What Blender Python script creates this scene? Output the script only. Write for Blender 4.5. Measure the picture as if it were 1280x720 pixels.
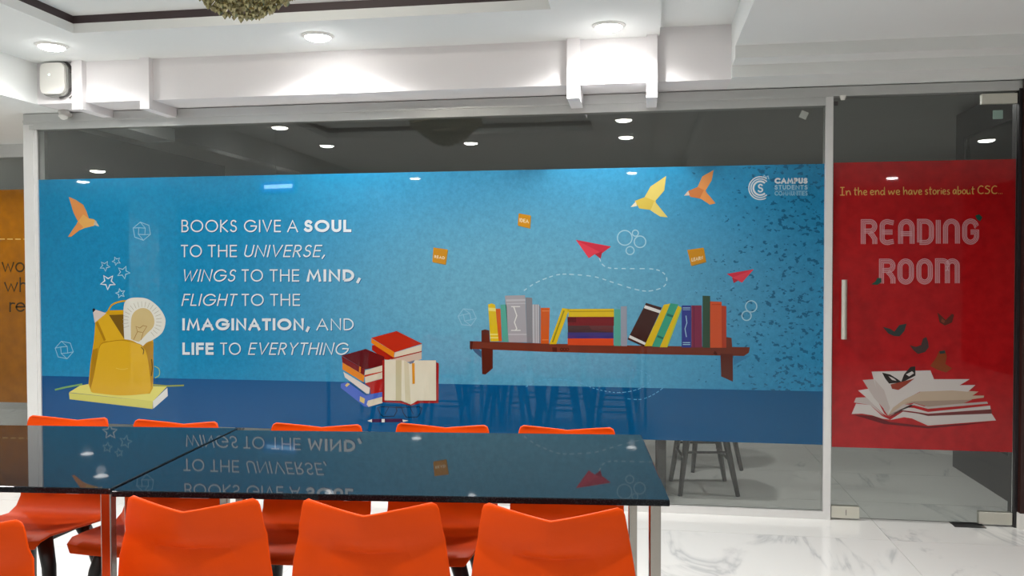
import bpy, bmesh, math, random
from mathutils import Vector, Matrix
random.seed(7)
PI = math.pi
for o in list(bpy.data.objects): bpy.data.objects.remove(o)
S = bpy.context.scene
COL = S.collection

# ------------------------------------------------------------------ camera
F_PX, YAW, PITCH, ROLL, HC = 1040.49, 0.155262, 0.023985, -0.0020489, 1.55
WY = 5.3267                                   # front plane of the glazed partition
_f = Vector((-math.sin(YAW)*math.cos(PITCH), math.cos(YAW)*math.cos(PITCH), -math.sin(PITCH)))
_r0 = Vector((math.cos(YAW), math.sin(YAW), 0)); _u0 = _r0.cross(_f)
_r = _r0*math.cos(ROLL)+_u0*math.sin(ROLL); _u = _u0*math.cos(ROLL)-_r0*math.sin(ROLL)
cam_d = bpy.data.cameras.new('camera'); cam = bpy.data.objects.new('camera', cam_d); COL.objects.link(cam)
cam_d.sensor_width = 36; cam_d.lens = F_PX/1280*36; cam_d.clip_start = .05
cam.matrix_world = Matrix(((_r.x, _u.x, -_f.x, 0), (_r.y, _u.y, -_f.y, 0), (_r.z, _u.z, -_f.z, HC), (0, 0, 0, 1)))
S.camera = cam
def ray(px, py): return _f+_r*((px-640)/F_PX)+_u*((360-py)/F_PX)
def onwall(px, py, Y):
    d = ray(px, py); t = Y/d.y; return (d.x*t, HC+d.z*t)
def onz(px, py, z):
    d = ray(px, py); t = (z-HC)/d.z; return (d.x*t, d.y*t)

# ------------------------------------------------------------------ world and exposure
W = bpy.data.worlds.new('world'); S.world = W; W.use_nodes = True
W.node_tree.nodes['Background'].inputs[0].default_value = (.9, .95, 1, 1)
W.node_tree.nodes['Background'].inputs[1].default_value = .3
S.view_settings.view_transform = 'Standard'; S.view_settings.look = 'None'
S.view_settings.gamma = 1; S.view_settings.use_curve_mapping = False
S.view_settings.exposure = .93
LAMP_W = 46.0          # power of one ceiling downlight
INNER_W = 26.0         # power of one downlight added in the reading room
LAMP_COL = (1.0, .975, .95)

# ------------------------------------------------------------------ materials
def lin(c):
    c = c/255.0
    return c/12.92 if c <= .04045 else ((c+.055)/1.055)**2.4
def rgb(r, g, b): return (lin(r), lin(g), lin(b), 1)
MATS = {}
def mat(name, col, rough=.5, metal=0, spec=.5, noise=0, nscale=8, bump=0, bscale=60, coat=0):
    if name in MATS: return MATS[name]
    m = bpy.data.materials.new(name); m.use_nodes = True; nt = m.node_tree; b = nt.nodes['Principled BSDF']
    b.inputs['Base Color'].default_value = col; b.inputs['Roughness'].default_value = rough
    b.inputs['Metallic'].default_value = metal; b.inputs['Specular IOR Level'].default_value = spec
    b.inputs['Coat Weight'].default_value = coat
    g = nt.nodes.new('ShaderNodeNewGeometry')
    if noise:
        n = nt.nodes.new('ShaderNodeTexNoise'); n.inputs['Scale'].default_value = nscale; n.inputs['Detail'].default_value = 4
        nt.links.new(g.outputs['Position'], n.inputs['Vector'])
        mr = nt.nodes.new('ShaderNodeMapRange'); mr.inputs['To Min'].default_value = 1-noise; mr.inputs['To Max'].default_value = 1+noise
        nt.links.new(n.outputs['Fac'], mr.inputs['Value'])
        hs = nt.nodes.new('ShaderNodeHueSaturation'); hs.inputs['Color'].default_value = col
        nt.links.new(mr.outputs[0], hs.inputs['Value']); nt.links.new(hs.outputs[0], b.inputs['Base Color'])
    if bump:
        n2 = nt.nodes.new('ShaderNodeTexNoise'); n2.inputs['Scale'].default_value = bscale
        nt.links.new(g.outputs['Position'], n2.inputs['Vector'])
        bp = nt.nodes.new('ShaderNodeBump'); bp.inputs['Strength'].default_value = bump; bp.inputs['Distance'].default_value = .01
        nt.links.new(n2.outputs['Fac'], bp.inputs['Height']); nt.links.new(bp.outputs[0], b.inputs['Normal'])
    MATS[name] = m; return m
def emis(name, col, s):
    if name in MATS: return MATS[name]
    m = bpy.data.materials.new(name); m.use_nodes = True; nt = m.node_tree; nt.nodes.clear()
    e = nt.nodes.new('ShaderNodeEmission'); e.inputs[0].default_value = col; e.inputs[1].default_value = s
    o = nt.nodes.new('ShaderNodeOutputMaterial'); nt.links.new(e.outputs[0], o.inputs[0]); MATS[name] = m; return m
def glass_mat(name, tint, refl=1.0):
    m = bpy.data.materials.new(name); m.use_nodes = True; nt = m.node_tree; nt.nodes.clear()
    t = nt.nodes.new('ShaderNodeBsdfTransparent'); t.inputs[0].default_value = tint
    g = nt.nodes.new('ShaderNodeBsdfGlossy'); g.inputs['Roughness'].default_value = 0.0; g.inputs[0].default_value = (1, 1, 1, 1)
    f = nt.nodes.new('ShaderNodeFresnel'); f.inputs[0].default_value = 1.5
    mx = nt.nodes.new('ShaderNodeMixShader'); mu = nt.nodes.new('ShaderNodeMath'); mu.operation = 'MULTIPLY'; mu.inputs[1].default_value = refl
    # only the outer faces mirror; both faces tint
    nt.links.new(f.outputs[0], mu.inputs[0]); nt.links.new(mu.outputs[0], mx.inputs[0])
    nt.links.new(t.outputs[0], mx.inputs[1]); nt.links.new(g.outputs[0], mx.inputs[2])
    o = nt.nodes.new('ShaderNodeOutputMaterial'); nt.links.new(mx.outputs[0], o.inputs[0]); MATS[name] = m; return m

M_CEIL = mat('ceiling_paint', (.74, .76, .75, 1), .85, noise=.02, nscale=3, bump=.08, bscale=25)
M_BULK = mat('bulkhead_paint', (.76, .74, .75, 1), .8, noise=.02, nscale=3, bump=.05, bscale=25)
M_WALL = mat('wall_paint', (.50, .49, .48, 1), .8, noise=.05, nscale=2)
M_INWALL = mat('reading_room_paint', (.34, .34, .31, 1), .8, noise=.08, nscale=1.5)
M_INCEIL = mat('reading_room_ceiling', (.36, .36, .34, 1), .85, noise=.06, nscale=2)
M_DARKTRIM = mat('dark_brown_cove', rgb(62, 50, 52), .55)
M_ALU = mat('aluminium', (.56, .57, .56, 1), .38, metal=.55, noise=.03, nscale=30)
M_ALUW = mat('brushed_post', (.72, .72, .71, 1), .33, metal=.35, noise=.03, nscale=30)
M_STEEL = mat('polished_steel', (.36, .34, .31, 1), .2, metal=1)
M_PATCH = mat('satin_steel', (.66, .65, .57, 1), .35, metal=.7)
M_ORANGE = mat('orange_plastic', (.74, .066, .0015, 1), .42, spec=.14, noise=.03, nscale=14, bump=.05, bscale=220)
M_BLACK = mat('black_wood', (.012, .011, .011, 1), .4, noise=.2, nscale=20)
M_INCHAIR = mat('maroon_plastic', (.16, .035, .05, 1), .4)
M_DARKWOOD = mat('dark_wood', rgb(48, 22, 18), .35, noise=.3, nscale=9)
M_FRAMEBLK = mat('black_frame', (.014, .012, .014, 1), .3)
M_PLASTIC = mat('white_plastic', (.78, .77, .73, 1), .4)
M_CABLE = mat('dark_cable', (.05, .045, .045, 1), .5)
M_GREYRIM = mat('grey_rim', (.3, .3, .29, 1), .4)
M_GLASS = glass_mat('clear_glass', (.925, .95, .935, 1))
M_GLASSDK = glass_mat('dark_glass', (.40, .52, .48, 1))
M_LAMP = emis('lamp_glow', (1, .985, .95, 1), 30)
M_INLAMP = emis('inner_lamp_glow', (1, .95, .85, 1), 6)

def granite():
    m = bpy.data.materials.new('black_granite'); m.use_nodes = True; nt = m.node_tree; b = nt.nodes['Principled BSDF']
    g = nt.nodes.new('ShaderNodeNewGeometry'); n = nt.nodes.new('ShaderNodeTexNoise'); n.inputs['Scale'].default_value = 260; n.inputs['Detail'].default_value = 2
    nt.links.new(g.outputs['Position'], n.inputs['Vector'])
    r = nt.nodes.new('ShaderNodeValToRGB'); r.color_ramp.elements[0].position = .5; r.color_ramp.elements[0].color = (.006, .0075, .010, 1)
    r.color_ramp.elements[1].position = .78; r.color_ramp.elements[1].color = (.035, .042, .05, 1)
    nt.links.new(n.outputs['Fac'], r.inputs[0]); nt.links.new(r.outputs[0], b.inputs['Base Color'])
    b.inputs['Roughness'].default_value = .022; b.inputs['IOR'].default_value = 1.22; b.inputs['Specular IOR Level'].default_value = .5; return m
M_GRANITE = granite()

def marble(name, base, vein, rough):
    m = bpy.data.materials.new(name); m.use_nodes = True; nt = m.node_tree; b = nt.nodes['Principled BSDF']; L = nt.links.new
    g = nt.nodes.new('ShaderNodeNewGeometry'); oi = nt.nodes.new('ShaderNodeObjectInfo')
    mp = nt.nodes.new('ShaderNodeVectorMath'); mp.operation = 'MULTIPLY_ADD'
    cb = nt.nodes.new('ShaderNodeCombineXYZ')
    mu = nt.nodes.new('ShaderNodeMath'); mu.operation = 'MULTIPLY'; mu.inputs[1].default_value = 9.0
    L(oi.outputs['Random'], mu.inputs[0]); L(mu.outputs[0], cb.inputs[0]); L(mu.outputs[0], cb.inputs[2])
    mp.inputs[1].default_value = (1, 1, 1); L(g.outputs['Position'], mp.inputs[0]); L(cb.outputs[0], mp.inputs[2])
    rot = nt.nodes.new('ShaderNodeMapping'); rot.inputs['Rotation'].default_value = (0, 0, .9); rot.inputs['Scale'].default_value = (1, .45, 1)
    L(mp.outputs[0], rot.inputs['Vector'])
    w = nt.nodes.new('ShaderNodeTexNoise'); w.inputs['Scale'].default_value = 1.3; w.inputs['Detail'].default_value = 6; w.inputs['Roughness'].default_value = .55
    w.inputs['Distortion'].default_value = .9; L(rot.outputs[0], w.inputs['Vector'])
    s = nt.nodes.new('ShaderNodeMath'); s.operation = 'SUBTRACT'; s.inputs[1].default_value = .5; L(w.outputs['Fac'], s.inputs[0])
    a = nt.nodes.new('ShaderNodeMath'); a.operation = 'ABSOLUTE'; L(s.outputs[0], a.inputs[0])
    r = nt.nodes.new('ShaderNodeValToRGB'); r.color_ramp.elements[0].position = 0; r.color_ramp.elements[0].color = vein
    r.color_ramp.elements[1].position = .026; r.color_ramp.elements[1].color = base
    e = r.color_ramp.elements.new(.010); e.color = tuple((vein[i]+base[i]*1.6)/2.6 for i in range(3))+(1,)
    L(a.outputs[0], r.inputs[0])
    n2 = nt.nodes.new('ShaderNodeTexNoise'); n2.inputs['Scale'].default_value = 1.6; n2.inputs['Detail'].default_value = 3; L(mp.outputs[0], n2.inputs['Vector'])
    r2 = nt.nodes.new('ShaderNodeValToRGB'); r2.color_ramp.elements[0].position = .40; r2.color_ramp.elements[0].color = (1, 1, 1, 1)
    r2.color_ramp.elements[1].position = .50; r2.color_ramp.elements[1].color = (0, 0, 0, 1); L(n2.outputs['Fac'], r2.inputs[0])
    mx = nt.nodes.new('ShaderNodeMix'); mx.data_type = 'RGBA'; L(r2.outputs[0], mx.inputs[0]); mx.inputs[6].default_value = base; L(r.outputs[0], mx.inputs[7])
    L(mx.outputs[2], b.inputs['Base Color']); b.inputs['Roughness'].default_value = rough; return m
M_MARBLE = marble('white_marble', (.76, .76, .735, 1), (.53, .54, .54, 1), .12)
M_GROUT = mat('grout', (.33, .33, .32, 1), .8)

def mosaic():
    m = bpy.data.materials.new('green_mosaic'); m.use_nodes = True; nt = m.node_tree; b = nt.nodes['Principled BSDF']; L = nt.links.new
    g = nt.nodes.new('ShaderNodeNewGeometry'); v = nt.nodes.new('ShaderNodeTexVoronoi'); v.inputs['Scale'].default_value = 22
    L(g.outputs['Position'], v.inputs['Vector']); r = nt.nodes.new('ShaderNodeValToRGB')
    r.color_ramp.elements[0].color = (.25, .42, .30, 1); r.color_ramp.elements[1].color = (.85, .95, .85, 1)
    sp = nt.nodes.new('ShaderNodeSeparateColor'); L(v.outputs['Color'], sp.inputs[0]); L(sp.outputs[0], r.inputs[0]); L(r.outputs[0], b.inputs['Base Color'])
    b.inputs['Roughness'].default_value = .25; return m
M_MOSAIC = mosaic()

# print inks: a thin, slightly see-through vinyl
PRINT_K = .62
def vinyl(name, col=None, colfn=None, through=.1):
    if name in MATS: return MATS[name]
    m = bpy.data.materials.new(name); m.use_nodes = True; nt = m.node_tree; L = nt.links.new
    b = nt.nodes['Principled BSDF']; b.inputs['Roughness'].default_value = .02; b.inputs['Specular IOR Level'].default_value = .5
    out = nt.nodes['Material Output']
    if colfn: colfn(nt, b)
    else: b.inputs['Base Color'].default_value = tuple(min(1, c*PRINT_K) for c in col[:3])+(1,)
    if through > 0:
        t = nt.nodes.new('ShaderNodeBsdfTransparent'); mx = nt.nodes.new('ShaderNodeMixShader'); mx.inputs[0].default_value = through
        t.inputs[0].default_value = (.85, .95, 1, 1)
        L(b.outputs[0], mx.inputs[1]); L(t.outputs[0], mx.inputs[2]); L(mx.outputs[0], out.inputs[0])
    MATS[name] = m; return m
def ink(r, g, b): return vinyl('ink_%d_%d_%d' % (r, g, b), rgb(r, g, b), through=0)

def blue_fn(nt, b):
    L = nt.links.new
    g = nt.nodes.new('ShaderNodeNewGeometry'); sx = nt.nodes.new('ShaderNodeSeparateXYZ'); L(g.outputs['Position'], sx.inputs[0])
    # printed pale glow behind the shelf: distance from a centre, in metres
    c = nt.nodes.new('ShaderNodeVectorMath'); c.operation = 'SUBTRACT'; c.inputs[1].default_value = (-.75, WY, 1.35); L(g.outputs['Position'], c.inputs[0])
    sc = nt.nodes.new('ShaderNodeVectorMath'); sc.operation = 'MULTIPLY'; sc.inputs[1].default_value = (.42, 0, .85); L(c.outputs[0], sc.inputs[0])
    ln = nt.nodes.new('ShaderNodeVectorMath'); ln.operation = 'LENGTH'; L(sc.outputs[0], ln.inputs[0])
    r = nt.nodes.new('ShaderNodeValToRGB'); cr = r.color_ramp; cr.interpolation = 'EASE'
    cr.elements[0].position = .1; cr.elements[0].color = BLUE_IN; cr.elements[1].position = 1.0; cr.elements[1].color = BLUE_OUT
    L(ln.outputs['Value'], r.inputs[0])
    # mottled grain
    n = nt.nodes.new('ShaderNodeTexNoise'); n.inputs['Scale'].default_value = 34; n.inputs['Detail'].default_value = 5; n.inputs['Roughness'].default_value = .7; L(g.outputs['Position'], n.inputs['Vector'])
    mr = nt.nodes.new('ShaderNodeMapRange'); mr.inputs['From Min'].default_value = .3; mr.inputs['From Max'].default_value = .7; mr.inputs['To Min'].default_value = .86; mr.inputs['To Max'].default_value = 1.12
    L(n.outputs['Fac'], mr.inputs['Value'])
    hv = nt.nodes.new('ShaderNodeHueSaturation'); L(mr.outputs[0], hv.inputs['Value']); L(r.outputs[0], hv.inputs['Color'])
    # flecks on the right
    mp = nt.nodes.new('ShaderNodeMapping'); mp.inputs['Scale'].default_value = (30, 1, 44); mp.inputs['Rotation'].default_value = (0, .5, 0); L(g.outputs['Position'], mp.inputs[0])
    v = nt.nodes.new('ShaderNodeTexNoise'); v.inputs['Scale'].default_value = 1.0; v.inputs['Detail'].default_value = 2.5; L(mp.outputs[0], v.inputs['Vector'])
    th = nt.nodes.new('ShaderNodeMapRange'); th.inputs['From Min'].default_value = .0; th.inputs['From Max'].default_value = .8
    th.inputs['To Min'].default_value = .80; th.inputs['To Max'].default_value = .600; L(sx.outputs[0], th.inputs['Value'])
    gt = nt.nodes.new('ShaderNodeMath'); gt.operation = 'GREATER_THAN'; L(v.outputs['Fac'], gt.inputs[0]); L(th.outputs[0], gt.inputs[1])
    gm = nt.nodes.new('ShaderNodeMath'); gm.operation = 'MULTIPLY'; gm.inputs[1].default_value = .62; L(gt.outputs[0], gm.inputs[0])
    m1 = nt.nodes.new('ShaderNodeMix'); m1.data_type = 'RGBA'; L(gm.outputs[0], m1.inputs[0]); L(hv.outputs[0], m1.inputs[6]); m1.inputs[7].default_value = FLECK
    # the printed floor band
    lt = nt.nodes.new('ShaderNodeMath'); lt.operation = 'LESS_THAN'; lt.inputs[1].default_value = .788; L(sx.outputs[2], lt.inputs[0])
    m2 = nt.nodes.new('ShaderNodeMix'); m2.data_type = 'RGBA'; L(lt.outputs[0], m2.inputs[0]); L(m1.outputs[2], m2.inputs[6])
    r3 = nt.nodes.new('ShaderNodeMix'); r3.data_type = 'RGBA'; r3.inputs[6].default_value = BAND; r3.inputs[7].default_value = BAND_R
    mx3 = nt.nodes.new('ShaderNodeMapRange'); mx3.inputs['From Min'].default_value = -4; mx3.inputs['From Max'].default_value = 1; L(sx.outputs[0], mx3.inputs['Value']); L(mx3.outputs[0], r3.inputs[0])
    L(r3.outputs[2], m2.inputs[7]); L(m2.outputs[2], b.inputs['Base Color'])
BLUE_IN = rgb(92, 150, 174); BLUE_OUT = rgb(22, 118, 160); FLECK = rgb(8, 56, 86); BAND = rgb(0, 68, 120); BAND_R = rgb(8, 76, 118)
M_BLUE = vinyl('blue_film', colfn=blue_fn, through=.15)
def red_fn(nt, b):
    L = nt.links.new
    g = nt.nodes.new('ShaderNodeNewGeometry'); n = nt.nodes.new('ShaderNodeTexNoise'); n.inputs['Scale'].default_value = 20; n.inputs['Detail'].default_value = 5; L(g.outputs['Position'], n.inputs['Vector'])
    r = nt.nodes.new('ShaderNodeValToRGB'); r.color_ramp.elements[0].position = .3; r.color_ramp.elements[0].color = rgb(146, 12, 18)
    r.color_ramp.elements[1].position = .7; r.color_ramp.elements[1].color = rgb(166, 20, 24); L(n.outputs['Fac'], r.inputs[0]); L(r.outputs[0], b.inputs['Base Color'])
M_RED = vinyl('red_film', colfn=red_fn, through=.05)
def yel_fn(nt, b):
    L = nt.links.new
    g = nt.nodes.new('ShaderNodeNewGeometry'); n = nt.nodes.new('ShaderNodeTexNoise'); n.inputs['Scale'].default_value = 12; n.inputs['Detail'].default_value = 5; L(g.outputs['Position'], n.inputs['Vector'])
    r = nt.nodes.new('ShaderNodeValToRGB'); r.color_ramp.elements[0].position = .3; r.color_ramp.elements[0].color = rgb(112, 68, 0)
    r.color_ramp.elements[1].position = .7; r.color_ramp.elements[1].color = rgb(128, 78, 1); L(n.outputs['Fac'], r.inputs[0]); L(r.outputs[0], b.inputs['Base Color'])
M_YEL = vinyl('yellow_film', colfn=yel_fn, through=.05)

# ------------------------------------------------------------------ object helpers
def link(name, me, parent=None, smooth=False):
    o = bpy.data.objects.new(name, me); COL.objects.link(o)
    if parent is not None: o.parent = parent
    if smooth:
        for p in me.polygons: p.use_smooth = True
    return o
def empty(name, loc=(0, 0, 0), rz=0):
    o = bpy.data.objects.new(name, None); COL.objects.link(o); o.location = loc; o.rotation_euler = (0, 0, rz); o.empty_display_size = .1; return o
def tag(o, label=None, cat=None, group=None, kind=None):
    if label: o['label'] = label
    if cat: o['category'] = cat
    if group: o['group'] = group
    if kind: o['kind'] = kind
    return o
class MB:
    def __init__(s): s.v = []; s.f = []; s.mi = []
    def box(s, x0, x1, y0, y1, z0, z1, mi=0):
        n = len(s.v); s.v += [(x, y, z) for z in (z0, z1) for y in (y0, y1) for x in (x0, x1)]
        for f in ((0, 2, 3, 1), (4, 5, 7, 6), (0, 1, 5, 4), (2, 6, 7, 3), (0, 4, 6, 2), (1, 3, 7, 5)):
            s.f.append(tuple(n+i for i in f)); s.mi.append(mi)
        return s
    def prism(s, pts, y0, y1, mi=0):        # pts in xz
        n = len(s.v); k = len(pts); s.v += [(x, y0, z) for x, z in pts]+[(x, y1, z) for x, z in pts]
        s.f.append(tuple(range(n, n+k))); s.f.append(tuple(range(n+2*k-1, n+k-1, -1)))
        for i in range(k): j = (i+1) % k; s.f.append((n+i, n+k+i, n+k+j, n+j))
        s.mi += [mi]*(k+2); return s
    def tube(s, pts, rads, seg=10, mi=0):
        rings = []
        for i, p in enumerate(pts):
            p = Vector(p); a = Vector(pts[max(i-1, 0)]); b = Vector(pts[min(i+1, len(pts)-1)]); t = (b-a).normalized()
            ref = Vector((0, 0, 1)) if abs(t.z) < .9 else Vector((1, 0, 0)); u = t.cross(ref).normalized(); w = t.cross(u)
            r = rads[i] if isinstance(rads, (list, tuple)) else rads
            n = len(s.v); rings.append(n)
            s.v += [tuple(p+u*math.cos(2*PI*k/seg)*r+w*math.sin(2*PI*k/seg)*r) for k in range(seg)]
        for a, b in zip(rings, rings[1:]):
            for k in range(seg):
                s.f.append((a+k, a+(k+1) % seg, b+(k+1) % seg, b+k)); s.mi.append(mi)
        s.f.append(tuple(rings[0]+k for k in range(seg))[::-1]); s.f.append(tuple(rings[-1]+k for k in range(seg))); s.mi += [mi, mi]
        return s
    def build(s, name, mats, parent=None, smooth=False, bevel=0):
        me = bpy.data.meshes.new(name); me.from_pydata(s.v, [], s.f)
        for m in (mats if isinstance(mats, (list, tuple)) else [mats]): me.materials.append(m)
        me.polygons.foreach_set('material_index', s.mi)
        if bevel:
            bm = bmesh.new(); bm.from_mesh(me); bmesh.ops.bevel(bm, geom=bm.edges[:], offset=bevel, segments=2, affect='EDGES', profile=.5); bm.to_mesh(me); bm.free()
        bm = bmesh.new(); bm.from_mesh(me); bmesh.ops.recalc_face_normals(bm, faces=bm.faces[:]); bm.to_mesh(me); bm.free()
        o = link(name, me, parent, smooth)
        return o
def box(name, b, m, parent=None, bevel=0): return MB().box(*b).build(name, m, parent, bevel=bevel)
def struct(o): o['kind'] = 'structure'; return o
def copy_tree(o, parent=None):
    c = o.copy(); COL.objects.link(c)
    if parent is not None: c.parent = parent
    for ch in list(o.children): copy_tree(ch, c)
    return c

# ================================================================== SETTING
FX0, FX1, FY0, FY1 = -9.0, 5.2, -4.0, 10.6
GZ = 0.0
floor = struct(box('floor', (FX0, FX1, FY0, FY1, -.06, -.004), M_GROUT))
# marble tiles 1.6 x 0.8 m, one joint line passes at X=1.395, Y=4.965
tm = bpy.data.meshes.new('tile'); 
_b = MB().box(-.7985, .7985, -.3985, .3985, -.012, 0); tm.from_pydata(_b.v, [], _b.f); tm.materials.append(M_MARBLE)
for ix in range(-7, 3):
    for iy in range(-12, 8):
        x = 1.395+.8+1.6*ix; y = 4.965+.4+.8*iy
        if x < FX0-.5 or x > FX1+.5 or y < FY0-.2 or y > FY1+.2: continue
        t = link('tile', tm, floor); t.location = (x, y, 0)

H1, H3, HB, HCc = 2.92, 2.79, 2.72, 2.652
FACE = 5.04
ce = MB()
TX0, TX1, TY0, TY1 = -3.27, -.48, 2.3, 4.42
# seating-area soffit with a tray opening
ce.box(-4.0, TX0, FY0, FACE, H1, H1+.055); ce.box(TX1, .10, FY0, FACE, H1, H1+.055)
ce.box(TX0, TX1, FY0, TY0, H1, H1+.055); ce.box(TX0, TX1, TY1, FACE, H1, H1+.055)
ce.box(-4.1, .2, FY0, FACE+.1, 3.02, 3.12)
ce.box(.10, .515, FY0, FACE, 2.972, 3.06)
ce.box(.512, FX1, FY0, 4.82, H3, 3.12)
ce.box(.512, FX1, 4.82, 4.99, HB, 3.12)
ce.box(.512, FX1, 4.99, WY+.12, HCc, 3.12)
ce.box(FX0, -4.0, FY0, 6.7, 2.65, 3.12)
ceiling = struct(ce.build('ceiling', M_CEIL))
bulk = box('bulkhead', (-4.0, .512, FACE, WY+.12, HCc, 3.12), M_BULK, ceiling)
for x0, x1, zb in ((-3.712, -3.638, 2.602), (-3.225, -3.160, 2.588), (-.447, -.372, 2.563), (.023, .086, 2.553)):
    r = MB().box(x0, x1, 4.995, FACE+.002, zb, H1+.002).box(x0, x1, FACE, WY+.006, zb, HCc+.001)
    r.build('rib', M_BULK, ceiling)
tr = MB()
e = .022
for a in ((TX0-e-.05, TX0-e, TY0-e, TY1+e), (TX1+e, TX1+e+.05, TY0-e, TY1+e), (TX0-e-.05, TX1+e+.05, TY1+e, TY1+e+.05), (TX0-e-.05, TX1+e+.05, TY0-e-.05, TY0-e)):
    tr.box(a[0], a[1], a[2], a[3], H1+.05, 3.022)
# dark moulding hung from the tray ceiling
for a in ((TX0-e, TX0+.0, TY0, TY1+e), (TX1, TX1+e, TY0, TY1+e), (TX0-e, TX1+e, TY1, TY1+e), (TX0-e, TX1+e, TY0-e, TY0)):
    tr.box(a[0], a[1], a[2], a[3], H1+.056, 3.021)
struct(tr.build('trim_1', M_DARKTRIM))

struct(box('wall_back', (FX0, FX1, FY0-.1, FY0, 0, 3.1), M_WALL))
struct(box('wall_left', (FX0-.1, FX0, FY0, 6.7, 0, 3.1), M_WALL))
struct(box('wall_right', (FX1, FX1+.1, FY0, FY1, 0, 3.1), mat('dark_panelling', rgb(92, 66, 54), .5, noise=.2, nscale=5)))
# reading room shell
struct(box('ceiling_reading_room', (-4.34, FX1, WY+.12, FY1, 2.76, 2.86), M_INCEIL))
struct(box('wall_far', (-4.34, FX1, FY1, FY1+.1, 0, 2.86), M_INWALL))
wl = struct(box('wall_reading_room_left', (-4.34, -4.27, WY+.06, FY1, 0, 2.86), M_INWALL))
MB().box(-4.268, -4.23, WY+.1, 8.0, 1.2, 2.60).build('dark_panel', M_FRAMEBLK, wl)
# wooden pier right of the door, with a white plinth
pier = struct(box('wall_pier', (2.205, 3.6, WY-.045, WY+.12, .095, 2.66), M_DARKWOOD))
struct(box('baseboard_pier', (2.20, 3.6, WY-.05, WY+.10, 0, .095), mat('white_plinth', (.75, .74, .70, 1), .3)))
struct(box('wall_front', (3.6, FX1, WY, WY+.12, 0, 2.66), M_WALL))
struct(box('door_jamb', (2.186, 2.205, WY-.01, WY+.08, 0, 2.60), M_FRAMEBLK))

# glazed partition
X0, XL, XD0, XD1, XR = -4.336, -4.2335, 1.0995, 1.1435, 2.186
win = struct(empty('window_1', (0, 0, 0)))
MB().box(X0, X0+.078, WY-.012, WY+.07, 0, 2.57).box(X0+.078, XL, WY-.004, WY+.07, 0, 2.57).build('post', M_ALUW, win)
MB().box(XD0, XD1, WY-.012, WY+.06, 0, 2.60).build('post', M_ALUW, win)
MB().box(X0, XD1, WY-.008, WY+.07, 2.566, 2.646).box(X0, XD1, WY-.016, WY+.07, 2.585, 2.60).box(X0+.05, XD0, WY-.014, WY+.06, 2.533, 2.566).build('top_rail', M_ALU, win)
MB().box(XL, XD0, WY-.012, WY+.05, 0, .0486).build('bottom_rail', M_ALUW, win)
PX = [XL, -2.455, -.677, XD0]
GY0, GY1 = WY+.008, WY+.018
for i in range(3):
    box('pane', (PX[i]+(.001 if i else 0), PX[i+1]-.001, GY0, GY1, .0486, 2.535), M_GLASS, win)

door = struct(empty('door_1', (XR, WY, 0)))
def dpart(name, b, m, bevel=0, par=None):
    o = MB().box(b[0]-XR, b[1]-XR, b[2]-WY, b[3]-WY, b[4], b[5]).build(name, m, par or door, bevel=bevel); return o
dpart('pane', (XD1+.006, XR-.004, GY0, GY1, .012, 2.578), M_GLASS)
dpart('patch_fitting', (1.150, 1.315, GY0-.012, GY1+.012, .012, .085), M_PATCH, .002)
tag(dpart('patch_fitting', (1.995, 2.180, GY0-.012, GY1+.012, .012, .085), M_PATCH, .002))
dpart('patch_fitting', (1.985, 2.180, GY0-.012, GY1+.012, 2.515, 2.575), M_PATCH, .002)
lk = dpart('lock', (1.235, 1.238, GY0-.014, GY0-.011, .03, .065), M_CABLE)
hd = MB().tube([(1.2075-XR, -.045, 1.115), (1.2075-XR, -.045, 1.475)], .0165, 16).build('handle', M_PATCH, door, smooth=False)
for z in (1.16, 1.43):
    MB().tube([(1.2075-XR, -.045, z), (1.2075-XR, .012, z)], .009, 10).build('standoff', M_STEEL, hd)
rr = struct(MB().box(XD1, XR+.02, WY-.008, WY+.07, 2.588, 2.646).build('door_header', M_ALU))
c = onwall(1053, 123, WY)
cat_ = MB().tube([(c[0], WY-.012, c[1]-.012), (c[0], WY-.012, c[1]+.014)], [.012, .02], 12).build('door_stop_knob', M_PLASTIC)
tag(cat_, 'tiny white knob under the rail above the glass door', 'door catch')
plate = box('floor_hinge_plate', (1.845, 2.02, WY-.05, WY+.05, .0005, .004), mat('dark_plate', (.03, .03, .03, 1), .4))
tag(plate, 'black metal hinge plate let into the floor under the glass door', 'hinge plate')

# yellow partition further left
Y2 = 6.6
w2 = struct(empty('window_2'))
MB().box(FX0, -4.34, Y2-.01, Y2+.06, 2.535, 2.65).build('top_rail', M_ALU, w2)
MB().box(FX0, -4.34, Y2-.01, Y2+.06, 0, .05).build('bottom_rail', M_ALU, w2)
box('pane', (FX0, -4.35, Y2+.008, Y2+.018, .05, 2.535), M_GLASS, w2)
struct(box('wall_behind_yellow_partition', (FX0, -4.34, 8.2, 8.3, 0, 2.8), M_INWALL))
struct(box('ceiling_behind_yellow_partition', (FX0, -4.34, 6.7, 8.3, 2.76, 2.9), M_INCEIL))

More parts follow.
